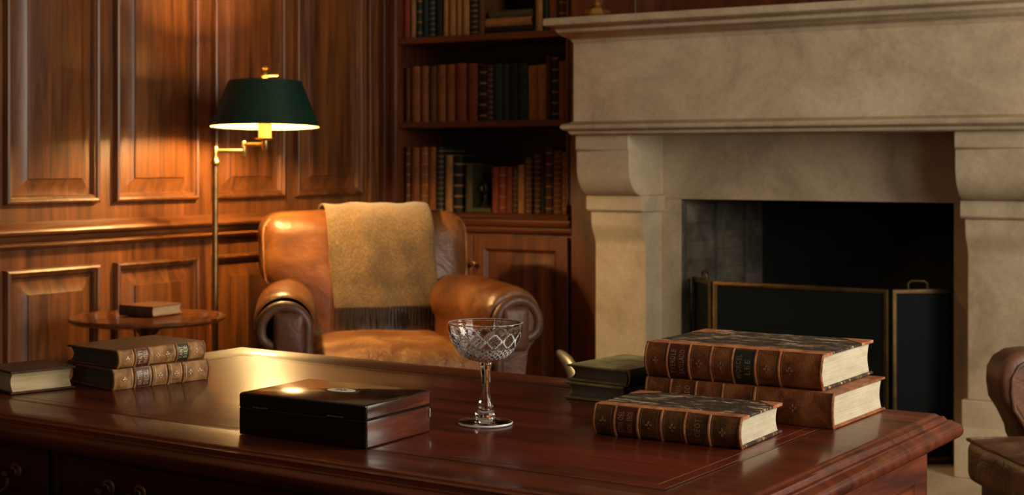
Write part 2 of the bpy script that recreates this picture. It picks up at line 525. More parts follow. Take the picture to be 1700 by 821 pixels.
for k, (y0, y1, z0, z1, w) in enumerate(WINS):
    fr = MB()
    g = lambda a, b, n: (WALL_R + 0.05 + n, a, b)
    fr.rect(g, y0, y1, z0, z1, [(0, 0), (0, .04), (.05, .04), (.05, 0)], False, False)
    fr.box(WALL_R + .05, WALL_R + .085, (y0 + y1) / 2 - .02, (y0 + y1) / 2 + .02, z0, z1)
    fr.box(WALL_R + .055, WALL_R + .08, y0, y1, (z0 + z1) / 2 - .015, (z0 + z1) / 2 + .015)
    wo = struct(fr.build('window_%d' % (k + 1), M['cream']), 'tall sash window in the right wall, %s' % ('near the fireplace' if k == 0 else 'nearest the desk'), 'window')
    MB().box(WALL_R + .066, WALL_R + .07, y0 + .03, y1 - .03, z0 + .03, z1 - .03).build('pane', M['pane'], wo)

# left wall: oak-brown panelling
wl = MB()
wl.box(WALL_L - .1, WALL_L, WALL_F - .1, WALL_B + .1, 0, CEIL)
WL = struct(wl.build('wall_left', M['wall_wood']), 'mahogany panelled wall behind the lamp', 'wall')
PANEL = [(0, 0), (.001, .014), (.004, .022), (.010, .025), (.016, .022), (.018, .016), (.024, .015), (.029, .008), (.031, .0008), (.034, .0006), (.082, .019), (.083, .0235), (.086, .0245)]
gl = lambda a, b, n: (WALL_L + n, a, b)
edges = [(-160, -18), (4, 161), (187, 325), (350, 468), (487, 596)]
for p0, p1 in edges:
    y0, y1 = atx(p0, WALL_L)[1], atx(p1, WALL_L)[1]
    MB().rect(gl, y0, y1, .985, 2.55, PANEL).build('raised_panel', M['wall_wood'], WL, 25)
    MB().rect(gl, y0, y1, .20, .778, PANEL).build('dado_panel', M['wall_wood'], WL, 25)
# three plain panels towards the viewer (outside the frame)
yy = atx(-160, WALL_L)[1]
for k in range(4):
    MB().rect(gl, yy - .06 - .34 * (k + 1) - .05 * k, yy - .06 - .34 * k - .05 * k, .985, 2.55, PANEL).build('raised_panel', M['wall_wood'], WL, 25)
    MB().rect(gl, yy - .06 - .34 * (k + 1) - .05 * k, yy - .06 - .34 * k - .05 * k, .20, .778, PANEL).build('dado_panel', M['wall_wood'], WL, 25)
BY = 5.09                                        # front plane of the bookcase
dado = [(0, .928), (.010, .928), (.018, .923), (.040, .915), (.052, .907), (.055, .899), (.050, .891), (.026, .886), (.014, .881), (.013, .867), (.028, .862), (.033, .855), (.028, .848), (.010, .843), (0, .840)]
struct(MB().prism(dado, lambda a, p, q: (WALL_L + p, a, q), WALL_F, BY).build('trim_1', M['rail_wood'], None, 40), 'moulded mahogany dado rail along the panelled wall', 'dado rail')
sk = [(0, .17), (.010, .17), (.018, .155), (.022, .14), (.022, 0), (0, 0)]
struct(MB().prism(sk, lambda a, p, q: (WALL_L + p, a, q), WALL_F, BY).build('baseboard_left', M['rail_wood']), 'mahogany skirting below the panelled wall', 'skirting')
# narrow cover strip in the corner beside the bookcase
ya, yb = atx(609, WALL_L)[1], atx(613, WALL_L)[1]
struct(MB().box(WALL_L, WALL_L + .018, ya, yb, .93, CEIL).build('trim_2', M['wall_wood'], None, 35, .004), 'upright mahogany corner bead between panelling and bookcase', 'moulding')

# ------------------------------------------------------------------ bookcase
XL, XI, XR, XE = WALL_L + .002, aty(658, BY)[0], aty(941, BY)[0], aty(953, BY)[0]
SH = [.912, 1.293, 1.652, 2.03, 2.40]
T0 = (-3.4, BY, 0)
BC = thing('bookcase', 'tall built-in mahogany bookcase full of old books left of the fireplace', 'bookcase', T0)
m = MB(T0); m.box(XL, XI, BY, BY + .36, .95, 2.9); m.box(XL, XL + .03, BY - .012, BY, .95, 2.9); m.box(XI - .022, XI, BY - .010, BY, .95, 2.9)
m.build('side_panel', M['case_wood'], BC, 35, .003)
m = MB(T0); m.box(XR, XE, BY, BY + .36, .95, 2.9); m.box(XR, XR + .012, BY - .008, BY, .95, 2.9)
m.build('side_panel', M['case_wood'], BC, 35, .003)
MB(T0).box(XI, XR, BY + .34, BY + .36, .9, 2.9).build('back_panel', M['case_shade'], BC)
for z in SH[1:]:
    MB(T0).box(XI, XR, BY + .012, BY + .34, z - .026, z).build('shelf', M['shelf_wood'], BC, 35, .003)
top = [(BY + .34, .912), (BY - .045, .912), (BY - .052, .905), (BY - .050, .896), (BY - .034, .890), (BY - .034, .882), (BY - .040, .876), (BY - .036, .866), (BY - .018, .858), (BY - .018, .850), (BY - .024, .844), (BY - .018, .836), (BY, .832), (BY + .34, .832)]
MB(T0).prism(top, lambda a, p, q: (a, p, q), XL, XE).build('base_top', M['shelf_wood'], BC, 40)
MB(T0).box(XL, XE, BY, BY + .36, .0, .832).build('base_cabinet', M['case_wood'], BC, 35, .003)
MB(T0).box(XL, XE, BY - .02, BY, 0, .12).build('plinth', M['case_wood'], BC, 35, .003)
DOOR = [(0, 0), (0, .018), (.002, .02), (.052, .02), (.055, .016), (.060, .013), (.066, .006), (.068, .006), (.112, .017), (.113, .019)]
gb = lambda a, b, n: (a, BY - n, b)
xm = aty(789, BY)[0]
for x0, x1, kx in ((XI - .05, xm - .002, aty(781, BY)[0]), (xm + .002, aty(946, BY)[0], aty(796, BY)[0])):
    d = MB(T0).rect(gb, x0, x1, .14, .822, DOOR, True).build('door', M['case_wood'], BC, 25)
    MB(T0).lathe([(.002, 0), (.006, 0), (.006, .006), (.004, .010), (.005, .013), (.010, .017), (.012, .022), (.010, .027), (.004, .029), (.001, .029)], (kx, BY - .02, .706), 20, Matrix.Rotation(PI / 2, 4, 'X')).build('knob', M['old_brass'], d)
MB(T0).box(XL, XE, BY - .03, BY + .36, 2.9, CEIL - .003).build('cornice', M['case_wood'], BC)
# plain pilaster between bookcase and chimneypiece
struct(MB().box(XE + .006, -2.60, 5.055, 5.40, 0, CEIL).build('trim_3', M['case_wood'], None, 35, .004), 'plain mahogany pilaster between bookcase and stone fireplace', 'pilaster')
struct(MB().box(-2.60, WALL_R, 5.22, 5.42, 1.56, CEIL).build('trim_4', M['case_wood']), 'dark mahogany overmantel wall above the stone shelf', 'overmantel')

# ------------------------------------------------------------------ fireplace
T1 = (-1.9, 5.05, 0)
FP = thing('fireplace', 'large carved limestone fireplace with scrolled corbels and black hearth opening', 'fireplace', T1)
X0, X1 = -2.70, 0.14                                  # outer edges of the two jambs
JW = .222
gx = lambda a, p, q: (a, p, q)
m = MB(T1)
gp = lambda a, b, n: (a, b, n)
m.rect(gp, X0, X1, 4.745, 5.40, [(0.06, 1.563), (0, 1.563), (-.004, 1.571), (-.012, 1.578), (-.026, 1.584), (-.038, 1.592), (-.046, 1.604), (-.050, 1.616), (-.060, 1.620), (-.076, 1.622), (-.080, 1.626), (-.080, 1.645), (-.076, 1.650)], True)
m.build('mantel_shelf', M['stone'], FP, 50)
MB(T1).box(X0, X1, 4.745, 5.40, 1.264, 1.5635).build('frieze', M['stone'], FP, 35, .004)
m = MB(T1)
m.rect(gp, X0, X1, 4.745, 5.40, [(.03, 1.222), (-.004, 1.222), (-.010, 1.228), (-.012, 1.236), (-.026, 1.240), (-.034, 1.247), (-.035, 1.255), (-.028, 1.262), (-.012, 1.266), (0.002, 1.274), (.03, 1.275)], True)
m.build('moulded_ledge', M['stone'], FP, 50)
def corbel(x0):
    prof = [(5.05, 1.2225), (4.762, 1.2225), (4.762, 1.168), (4.770, 1.164)]
    prof += [(4.770, 1.12)]
    for k in range(1, 13):
        t = k / 12
        prof.append((4.770 + .104 * (1 - math.cos(t * PI / 2)) ** 1.05, 1.11 - .112 * math.sin(t * PI / 2)))
    prof += [(5.05, .998)]
    c = MB(T1).prism(prof, gx, x0, x0 + JW).build('corbel', M['stone'], FP, 40, .004)
    cap = [(5.05, .998), (4.862, .998), (4.858, .990), (4.858, .945), (4.866, .938), (5.05, .938)]
    MB(T1).prism(cap, gx, x0 - .007, x0 + JW + .007).build('capital', M['stone'], FP, 40, .003)
    j = [(5.05, .938), (4.874, .938), (4.876, .90)]
    for k in range(1, 9):
        t = k / 8
        j.append((4.876 + .034 * math.sin(t * PI / 2) ** 2, .90 - .09 * t))
    j += [(4.910, .342), (5.05, .342)]
    MB(T1).prism(j, gx, x0 + .004, x0 + JW - .004).build('jamb', M['stone'], FP, 40, .004)
    m = MB(T1)
    m.box(x0 - .012, x0 + JW + .012, 4.895, 5.05, .25, .342)
    m.rect(gp, x0 - .03, x0 + JW + .03, 4.87, 5.05, [(.0, .09), (0, .235), (.006, .245), (.018, .256)], True)
    m.build('jamb_base', M['stone'], FP, 35, .004)
corbel(X0)
corbel(-1.306)
OX0, OX1, OZ = -2.405, -1.385, .983
m = MB(T1)
m.box(X0 + .02, OX0, 5.05, 5.40, .09, OZ)
m.box(OX1, X1 - .02, 5.05, 5.40, .09, OZ)
m.box(X0 + .02, X1 - .02, 5.05, 5.40, OZ, 1.264)
m.build('surround', M['stone'], FP, 35, .003)
m = MB(T1)
m.add([(OX0, 5.052, .09), (OX0 + .10, 5.60, .09), (OX0 + .10, 5.60, OZ + .1), (OX0, 5.052, OZ + .1), (OX0 - .02, 5.052, .09), (OX0 - .02, 5.62, .09), (OX0 - .02, 5.62, OZ + .1), (OX0 - .02, 5.052, OZ + .1)],
      [(0, 1, 2, 3), (4, 5, 6, 7), (0, 3, 7, 4), (1, 2, 6, 5), (0, 1, 5, 4), (3, 2, 6, 7)])
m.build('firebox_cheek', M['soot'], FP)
m = MB(T1)
m.add([(OX1, 5.052, .09), (OX1 - .10, 5.60, .09), (OX1 - .10, 5.60, OZ + .1), (OX1, 5.052, OZ + .1), (OX1 + .02, 5.052, .09), (OX1 + .02, 5.62, .09), (OX1 + .02, 5.62, OZ + .1), (OX1 + .02, 5.052, OZ + .1)],
      [(0, 1, 2, 3), (4, 5, 6, 7), (0, 3, 7, 4), (1, 2, 6, 5), (0, 1, 5, 4), (3, 2, 6, 7)])
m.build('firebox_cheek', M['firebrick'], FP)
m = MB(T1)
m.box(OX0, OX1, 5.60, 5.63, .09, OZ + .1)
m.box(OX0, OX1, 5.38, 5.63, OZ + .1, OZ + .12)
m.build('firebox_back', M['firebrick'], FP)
MB(T1).box(X0 - .12, X1 + .12, 4.50, 5.62, 0.0, .09).build('hearth', M['stone'], FP, 35, .006)

# brass fire screen standing on the hearth
T2 = (-1.9, 4.95, .0905)
FS = thing('fire_screen', 'three-panel dark mesh fire screen with brass frame in front of hearth', 'fire screen', T2)
def panel3(p, q, z0, z1, nm):
    p, q = Vector((p[0], p[1], 0)), Vector((q[0], q[1], 0))
    u = (q - p).normalized()
    v = Vector((-u.y, u.x, 0))
    L = (q - p).length
    g = lambda a, b, n: tuple(p + u * a - v * n + Vector((0, 0, b)))
    fm = MB(T2)
    fm.rect(g, 0, L, z0, z1, [(0, -.008), (0, .006), (.003, .008), (.014, .008), (.017, .005), (.017, -.008)], False, False)
    fm.rect(g, 0, L, z0, z1, [(0, -.008), (.017, -.008)], False, False)
    f = fm.build('screen_frame', M['screen_brass'], FS)
    mm = MB(T2)
    mm.loops([[g(.012, z0 + .012, -.002), g(L - .012, z0 + .012, -.002), g(L - .012, z1 - .012, -.002), g(.012, z1 - .012, -.002)],
              [g(.012, z0 + .012, .002), g(L - .012, z0 + .012, .002), g(L - .012, z1 - .012, .002), g(.012, z1 - .012, .002)]])
    mm.build('mesh_panel', M['mesh_screen'], f)
    return g, L, f
SZ0, SZ1 = .10, .690
A0, A1 = (-2.226, 4.945), (-1.572, 4.930)
panel3(A0, A1, SZ0, SZ1, 'c')
g, L, f = panel3((A1[0] + .010, A1[1] + .004), (-1.386, 5.085), SZ0, SZ1, 'r')
pth = [g(.06, SZ1 - .002, 0), g(.058, SZ1 + .018, 0), g(.068, SZ1 + .028, 0), g(.115, SZ1 + .028, 0), g(.127, SZ1 + .018, 0), g(.126, SZ1 - .002, 0)]
MB(T2).tube(pth, .0045, 8).build('handle', M['screen_brass'], f)
g, L, f = panel3((-2.372, 5.09), (A0[0] - .010, A0[1] + .004), SZ0, SZ1 + .0, 'l')
pth = [g(.10, SZ1 - .002, 0), g(.098, SZ1 + .018, 0), g(.105, SZ1 + .028, 0), g(.145, SZ1 + .028, 0), g(.155, SZ1 + .018, 0), g(.154, SZ1 - .002, 0)]
MB(T2).tube(pth, .0045, 8).build('handle', M['screen_brass'], f)

# brass candlestick on the mantel
cx, cy = aty(993, 4.75)
CA = thing('candlestick', 'brass candlestick standing at the left end of stone mantel', 'candlestick', (cx, cy, 1.6505))
MB().lathe([(.001, 0), (.066, 0), (.068, .006), (.060, .012), (.052, .014), (.050, .022), (.044, .030), (.030, .036), (.020, .044), (.016, .055), (.020, .062), (.016, .07), (.001, .07)], n=8).build('base', M['brass'], CA, 20)
MB().lathe([(.001, .07), (.015, .07), (.011, .10), (.013, .13), (.018, .15), (.012, .165), (.012, .20), (.022, .21), (.024, .216), (.016, .225), (.015, .25), (.001, .25)], n=24).build('stem', M['brass'], CA)
MB().lathe([(.001, .25), (.010, .25), (.010, .34), (.004, .345), (.001, .345)], n=20).build('candle', M['cream'], CA)

# curved pale brass finial peeping up beyond the desk
cx, cy = atd(940, 4.95)
FT = thing('fire_tool', 'brass-handled fire tool whose curved tip shows behind the green books', 'fire tool', (cx, cy, 0))
MB().lathe([(.001, 0), (.075, 0), (.075, .012), (.04, .02), (.012, .03), (.001, .03)], n=24).build('foot', M['old_brass'], FT)
MB().tube([(0, 0, .028), (0, 0, .38)], .009, 12).build('shaft', M['old_brass'], FT)
ux, uy = CS, SN
hp, hr = [], []
for t_, w, z_, r_ in ((0, .030, .36, .020), (.2, .026, .40, .022), (.4, .016, .432, .023), (.6, .000, .458, .021), (.8, -.016, .476, .016), (.92, -.027, .485, .011), (1, -.032, .488, .005)):
    hp.append((ux * w, uy * w, z_))
    hr.append(r_)
MB().tube(hp, hr, 14).build('handle', M['brass_pale'], FT)

# ------------------------------------------------------------------ books on the shelves
COL = {'dark brown': (.050, .022, .011), 'brown': (.21, .064, .016), 'chestnut': (.20, .062, .016), 'navy': (.016, .020, .024), 'tan': (.27, .135, .046), 'black': (.010, .009, .008), 'olive': (.060, .050, .022),
       'red': (.20, .034, .016), 'maroon': (.17, .036, .015), 'dark green': (.012, .026, .020), 'ochre': (.30, .14, .042), 'umber': (.10, .036, .013)}
bookm = {}
def book_mat(c, gilt):
    key = (c, gilt)
    if key in bookm: return bookm[key]
    m, nt, b = new_mat('%s_binding' % c.replace(' ', '_'))
    v = coords(nt)
    col = COL[c]
    n = noise(nt, v, 25, 5, 0.65)
    base = ramp(nt, n, [(0.25, tuple(x * .55 for x in col)), (0.75, tuple(min(1, x * 1.35) for x in col))])
    if gilt:
        wv = nt.nodes.new('ShaderNodeTexWave')
        wv.bands_direction = 'Z'
        wv.inputs['Scale'].default_value = {1: 7.0, 2: 14.0}[gilt]
        wv.inputs['Distortion'].default_value = 0.0
        nt.links.new(v, wv.inputs['Vector'])
        base = mixc(nt, ramp(nt, wv.outputs['Fac'], [(0.90, (0, 0, 0)), (0.97, (.8, .8, .8))]), base, (.28, .15, .05))
    nt.links.new(base, b.inputs['Base Color'])
    b.inputs['Roughness'].default_value = 0.6
    b.inputs['Specular IOR Level'].default_value = 0.25
    bookm[key] = m
    return m
ORD = ['first', 'second', 'third', 'fourth', 'fifth', 'sixth', 'seventh', 'eighth', 'ninth', 'tenth', 'eleventh', 'twelfth', 'thirteenth', 'fourteenth', 'fifteenth', 'sixteenth', 'seventeenth', 'eighteenth', 'nineteenth', 'twentieth', 'twenty-first', 'twenty-second']
def book_mesh(w, h, d):
    """upright book: x 0..w (thickness), spine at y=0 facing -y, z 0..h"""
    tb = min(.003, w * .12)
    b = w * .22
    out = [(w * k / 8, -b * math.sin(PI * k / 8) + b * .6) for k in range(9)]
    inn = [(x0 + (w / 2 - x0) * .0 + (tb if k == 0 else (-tb if k == 8 else 0)), y0 + tb) for k, (x0, y0) in enumerate(out)]
    poly = [(0, d)] + out + [(w, d), (w - tb, d)] + inn[::-1] + [(tb, d)]
    c = MB().prism(poly, lambda a, p, q: (p, q, a), 0, h)
    pg = MB().box(tb, w - tb, b * .6 + tb * 1.5, d - .004, .003, h - .004)
    return c, pg
def shelf_book(px0, px1, h, c, gilt, z, shelf, i, tilt=0, yo=0.0):
    Y = BY + .045 + yo
    xa, xb = aty(px0, Y)[0], aty(px1, Y)[0]
    w = xb - xa - .0012
    d = .16 + .02 * random.random()
    cm, pm = book_mesh(w, h, d)
    what = {0: 'plain', 1: 'gilt-banded', 2: 'ribbed and gilt'}[gilt]
    o = cm.build('book', book_mat(c, gilt), None, 40)
    o.location = (xa, Y, z + .0005)
    if tilt:
        o.rotation_euler = (0, tilt, 0)
    tag(o, '%s %s leather book, %s from the left on the %s bookcase shelf' % (what, c, ORD[i], shelf), 'book', 'books on the %s bookcase shelf' % shelf)
    pm.build('page_block', M['pages_dark'], o)
def S6(v): return 660 + v / 4.83
def S5(v): return 660 + v / 3.91
PXM = 6.15 / F
low = [(62, 97, 195, 'umber', 1), (103, 171, 203, 'brown', 0), (174, 241, 200, 'brown', 1), (245, 302, 200, 'chestnut', 0), (313, 362, 200, 'navy', 2), (379, 437, 268, 'tan', 0), (445, 512, 275, 'black', 1), (541, 597, 343, 'olive', 0),
       (755, 807, 365, 'red', 0), (811, 862, 362, 'red', 1), (866, 915, 368, 'maroon', 0), (922, 958, 370, 'dark brown', 2), (962, 1014, 350, 'ochre', 1), (1020, 1071, 290, 'umber', 2), (1094, 1143, 262, 'dark brown', 2), (1148, 1178, 215, 'black', 0), (1181, 1238, 210, 'dark brown', 1), (1245, 1312, 238, 'umber', 2), (1317, 1355, 255, 'brown', 1)]
for i, (a, b_, t, c, g_) in enumerate(low):
    h = (736 - t) / 4.83 * PXM * (.985 + .0001 * (a / 13))
    shelf_book(S6(a), S6(b_), h, c, g_, SH[0], 'bottom', i)
mid = [(50, 77, 412, 'umber', 0), (82, 143, 405, 'brown', 0), (148, 197, 406, 'brown', 0), (203, 249, 408, 'umber', 0), (252, 308, 402, 'brown', 0), (314, 366, 402, 'chestnut', 0), (370, 442, 396, 'maroon', 0), (450, 514, 400, 'maroon', 0), (524, 575, 415, 'black', 1), (578, 617, 415, 'dark brown', 2),
       (621, 675, 410, 'dark green', 0), (678, 720, 414, 'dark green', 0), (723, 778, 408, 'black', 0), (781, 841, 412, 'dark green', 0), (846, 902, 430, 'ochre', 0), (904, 961, 428, 'ochre', 1), (963, 991, 366, 'dark brown', 0), (996, 1040, 380, 'black', 1), (1044, 1092, 410, 'brown', 0)]
for i, (a, b_, t, c, g_) in enumerate(mid):
    h = (780 - t) / 3.91 * PXM * .99
    shelf_book(S5(a), S5(b_), h, c, g_, SH[1], 'middle', i)
topb = [(38, 77, .285, 'red', 0), (82, 116, .27, 'tan', 0), (120, 156, .26, 'dark green', 1), (160, 197, .262, 'dark green', 0), (201, 240, .258, 'dark green', 2), (244, 287, .262, 'black', 0), (295, 326, .27, 'ochre', 0), (330, 375, .272, 'ochre', 1), (379, 412, .27, 'tan', 1), (416, 461, .274, 'ochre', 2), (469, 517, .25, 'black', 2), (523, 560, .255, 'umber', 0),
        (892, 938, .27, 'tan', 0), (945, 976, .28, 'dark green', 0), (980, 1028, .27, 'brown', 0), (1038, 1092, .27, 'dark brown', 1)]
for i, (a, b_, h, c, g_) in enumerate(topb):
    shelf_book(S5(a), S5(b_), h, c, g_, SH[2], 'top', i)
# two books lying flat on the top shelf
zz = SH[2] + .0005
for (a, b_, t, c, word) in ((574, 880, .030, 'black', 'bottom of three'), (570, 866, .034, 'ochre', 'second of three'), (592, 872, .030, 'olive', 'topmost of three')):
    Y = BY + .05
    xa, xb = aty(S5(a), Y)[0], aty(S5(b_), Y)[0]
    h = xb - xa
    cm, pm = book_mesh(t, h, .17)
    o = cm.build('book', book_mat(c, 0), None, 40)
    o.location = (xa, Y, zz + t)
    o.rotation_euler = (0, PI / 2, 0)
    tag(o, '%s leather book lying flat on the top bookcase shelf, %s' % (c, word), 'book', 'books lying flat on the top bookcase shelf')
    pm.build('page_block', M['pages_dark'], o)
    zz += t + .0006
# flat green book and dark ornament in the gap of the bottom shelf
Y = BY + .05
xa, xb = aty(S6(603), Y)[0], aty(S6(750), Y)[0]
cm, pm = book_mesh(.02, xb - xa, .15)
o = cm.build('book', book_mat('olive', 0))
o.location = (xa, Y, SH[0] + .0205)
o.rotation_euler = (0, PI / 2, 0)
tag(o, 'thin olive book lying flat in the gap on the bottom bookcase shelf', 'book')
pm.build('page_block', M['pages_dark'], o)
OX, OY = aty(S6(715), BY + .11)
ON = thing('ornament', 'small dark ornament with a brass knob on the flat olive book', 'ornament', (OX - .005, OY, SH[0] + .0212))
MB().lathe([(.001, 0), (.030, 0), (.032, .008), (.022, .018), (.012, .03), (.010, .05), (.020, .06), (.026, .08), (.020, .10), (.010, .112), (.001, .116)], n=24).build('body', M['black'], ON)
MB().lathe([(.001, -.012), (.008, -.010), (.012, 0), (.008, .010), (.001, .012)], (0, -.030, .078), 18).build('knob', M['old_brass'], ON)

# ------------------------------------------------------------------ brass floor lamp
px_, py_ = atd(357, 5.15)
FL = thing('floor_lamp', 'brass swing-arm floor lamp with lit dark green shade', 'floor lamp', (px_, py_, 0))
sx, sy = atd(440, 5.12)
sx, sy = sx - px_, sy - py_
jx, jy = atd(405, 5.18)
jx, jy = jx - px_, jy - py_
MB().lathe([(.001, 0), (.13, 0), (.135, .008), (.13, .018), (.10, .024), (.04, .034), (.018, .05), (.001, .05)], n=40).build('base', M['old_brass'], FL)
m = MB()
m.tube([(0, 0, .045), (0, 0, 1.115)], .0105, 16)
m.build('pole', M['old_brass'], FL)
m = MB()
m.lathe([(.001, 1.108), (.013, 1.108), (.018, 1.116), (.018, 1.122), (.013, 1.13), (.009, 1.142), (.010, 1.15), (.010, 1.172), (.006, 1.178), (.001, 1.180)], n=20)
m.build('pole_cap', M['brass'], FL)
m = MB()
m.tube([(0, 0, 1.163), (jx, jy, 1.163)], .0068, 12)
m.lathe([(.001, 1.143), (.006, 1.143), (.009, 1.150), (.009, 1.190), (.006, 1.196), (.001, 1.197)], (jx, jy, 0), 16)
m.tube([(jx, jy, 1.184), (sx, sy, 1.184)], .0068, 12)
m.lathe([(.001, 1.165), (.008, 1.165), (.011, 1.172), (.011, 1.196), (.001, 1.198)], (sx, sy, 0), 16)
m.build('swing_arm', M['brass'], FL)
m = MB()
m.lathe([(.001, 1.197), (.010, 1.197), (.020, 1.199), (.036, 1.203), (.037, 1.206), (.022, 1.206), (.001, 1.206)], (sx, sy, 0), 28)
m.build('drip_pan', M['brass'], FL)
MB().lathe([(.001, 1.205), (.0225, 1.205), (.0225, 1.262), (.020, 1.265), (.001, 1.265)], (sx, sy, 0), 28).build('socket_tube', M['cream'], FL)
BZ = 1.288
MB().lathe([(.001, 1.264), (.010, 1.266), (.018, 1.276), (.020, BZ), (.018, 1.302), (.010, 1.312), (.001, 1.314)], (sx, sy, 0), 20).build('bulb', M['bulb'], FL)
tilt = Matrix.Translation((sx, sy, 1.325)) @ Matrix.Rotation(R(-2.1), 4, Vector((CS, SN, 0))) @ Matrix.Translation((0, 0, -1.325))
rt, rb, zt, zb = .124, .187, 1.402, 1.244
def shell(prof, name, mat, par):
    ls = []
    for r_, z_ in prof:
        ls.append([tuple(tilt @ Vector((r_ * math.cos(2 * PI * k / 64), r_ * math.sin(2 * PI * k / 64), z_))) for k in range(64)])
    mm = MB()
    mm.loops(ls + [ls[0]], False, False)
    return mm.build(name, mat, par, 50)
SHD = shell([(rb, zb), (rb + .0022, zb), (rt + .0022, zt), (rt, zt)], 'lamp_shade', M['shade_green'], FL)
shell([(rb - .0006, zb + .001), (rb - .0001, zb + .001), (rt - .0001, zt - .001), (rt - .0006, zt - .001)], 'shade_lining', M['cream'], SHD)
m = MB()
for k in range(3):
    a_ = 2 * PI * k / 3 + .5
    m.tube([tuple(tilt @ Vector((0, 0, zt - .004))), tuple(tilt @ Vector((rt * math.cos(a_), rt * math.sin(a_), zt - .004)))], .0022, 8)
m.tube([tuple(tilt @ Vector((0, .024, 1.262))), tuple(tilt @ Vector((0, .030, 1.30))), tuple(tilt @ Vector((0, .020, 1.38))), tuple(tilt @ Vector((0, 0, zt)))], .002, 8)
m.build('shade_carrier', M['brass'], FL)
m = MB()
m.lathe([(.001, zt - .006), (.008, zt - .006), (.009, zt + .008), (.013, zt + .018), (.012, zt + .026), (.007, zt + .034), (.006, zt + .040), (.010, zt + .046), (.008, zt + .052), (.001, zt + .054)], (sx, sy, 0), 18)
m.tube([(sx, sy, zt + .021), (sx + .034 * CS, sy + .034 * SN, zt + .022), (sx + .046 * CS, sy + .046 * SN, zt + .022)], [.0045, .0045, .0065], 10)
m.build('finial', M['brass'], FL)
pl = bpy.data.lights.new('lamp_light', 'POINT')
pl.energy = LAMP_W
pl.color = LAMP_COL
pl.shadow_soft_size = .028
po = bpy.data.objects.new('lamp_light', pl)
sc.collection.objects.link(po)
po.location = (px_ + sx, py_ + sy, BZ)

# ------------------------------------------------------------------ round side table
tx, ty = atd(245, 4.75)
ST = thing('side_table', 'round mahogany pedestal side table beside the brass lamp', 'side table', (tx, ty, 0))
TZ = .628
MB().lathe([(.001, TZ - .020), (.20, TZ - .020), (.235, TZ - .018), (.246, TZ - .011), (.248, TZ - .004), (.245, TZ), (.236, TZ), (.230, TZ - .0025), (.001, TZ - .0025)], n=72).build('tabletop', M['table_wood'], ST, 40)
MB().lathe([(.001, TZ - .021), (.05, TZ - .021), (.055, TZ - .035), (.040, TZ - .045), (.026, TZ - .06), (.022, TZ - .10), (.030, .40), (.036, .34), (.026, .28), (.034, .24), (.040, .20), (.030, .17), (.001, .165)], n=28).build('pedestal', M['desk_dark'], ST)
for k in range(3):
    a_ = 2 * PI * k / 3 + .4
    pts = [(.02, .21), (.07, .20), (.12, .15), (.165, .08), (.20, .035), (.235, .018)]
    MB().tube([(r_ * math.cos(a_), r_ * math.sin(a_), z_) for r_, z_ in pts], [.022, .022, .019, .016, .016, .0175], 12).build('leg', M['desk_dark'], ST)

# ------------------------------------------------------------------ club armchair
def spiral_path(c, r0, r1, a0, a1, n, f):
    return [f(c[0] + (r0 + (r1 - r0) * k / n) * math.cos(R(a0 + (a1 - a0) * k / n)), c[1] + (r0 + (r1 - r0) * k / n) * math.sin(R(a0 + (a1 - a0) * k / n))) for k in range(n + 1)]
CTH, CPH = R(16), R(8)
clat, cdep = -.349, 4.76
fx, fy = clat * CS - cdep * SN, clat * SN + cdep * CS
CH_A = math.atan2(math.cos(CTH) * SN + math.sin(CTH) * CS, math.cos(CTH) * CS - math.sin(CTH) * SN)
CH = thing('armchair', 'tan leather club armchair with rolled arms and mustard throw by the lamp', 'armchair', (fx, fy, 0), CH_A)
def arm_profile(sg):
    """closed (x, z) outline of a rolled arm about the arm's own axis: scroll on top, rolling outwards"""
    cx_, cz_, r_ = sg * .012, .602, .098
    pts = []
    a0, a1 = (-28, 215) if sg > 0 else (208, -35)
    for k in range(29):
        a_ = a0 + (a1 - a0) * k / 28
        pts.append((cx_ + r_ * math.cos(R(a_)), cz_ + r_ * math.sin(R(a_))))
    if sg > 0:
        pts += [(-.072, .50), (-.076, .40), (-.076, .10), (.045, .10), (.045, .42), (.055, .50)]
    else:
        pts += [(-.055, .50), (-.045, .42), (-.045, .10), (.076, .10), (.076, .40), (.072, .50)]
    return pts
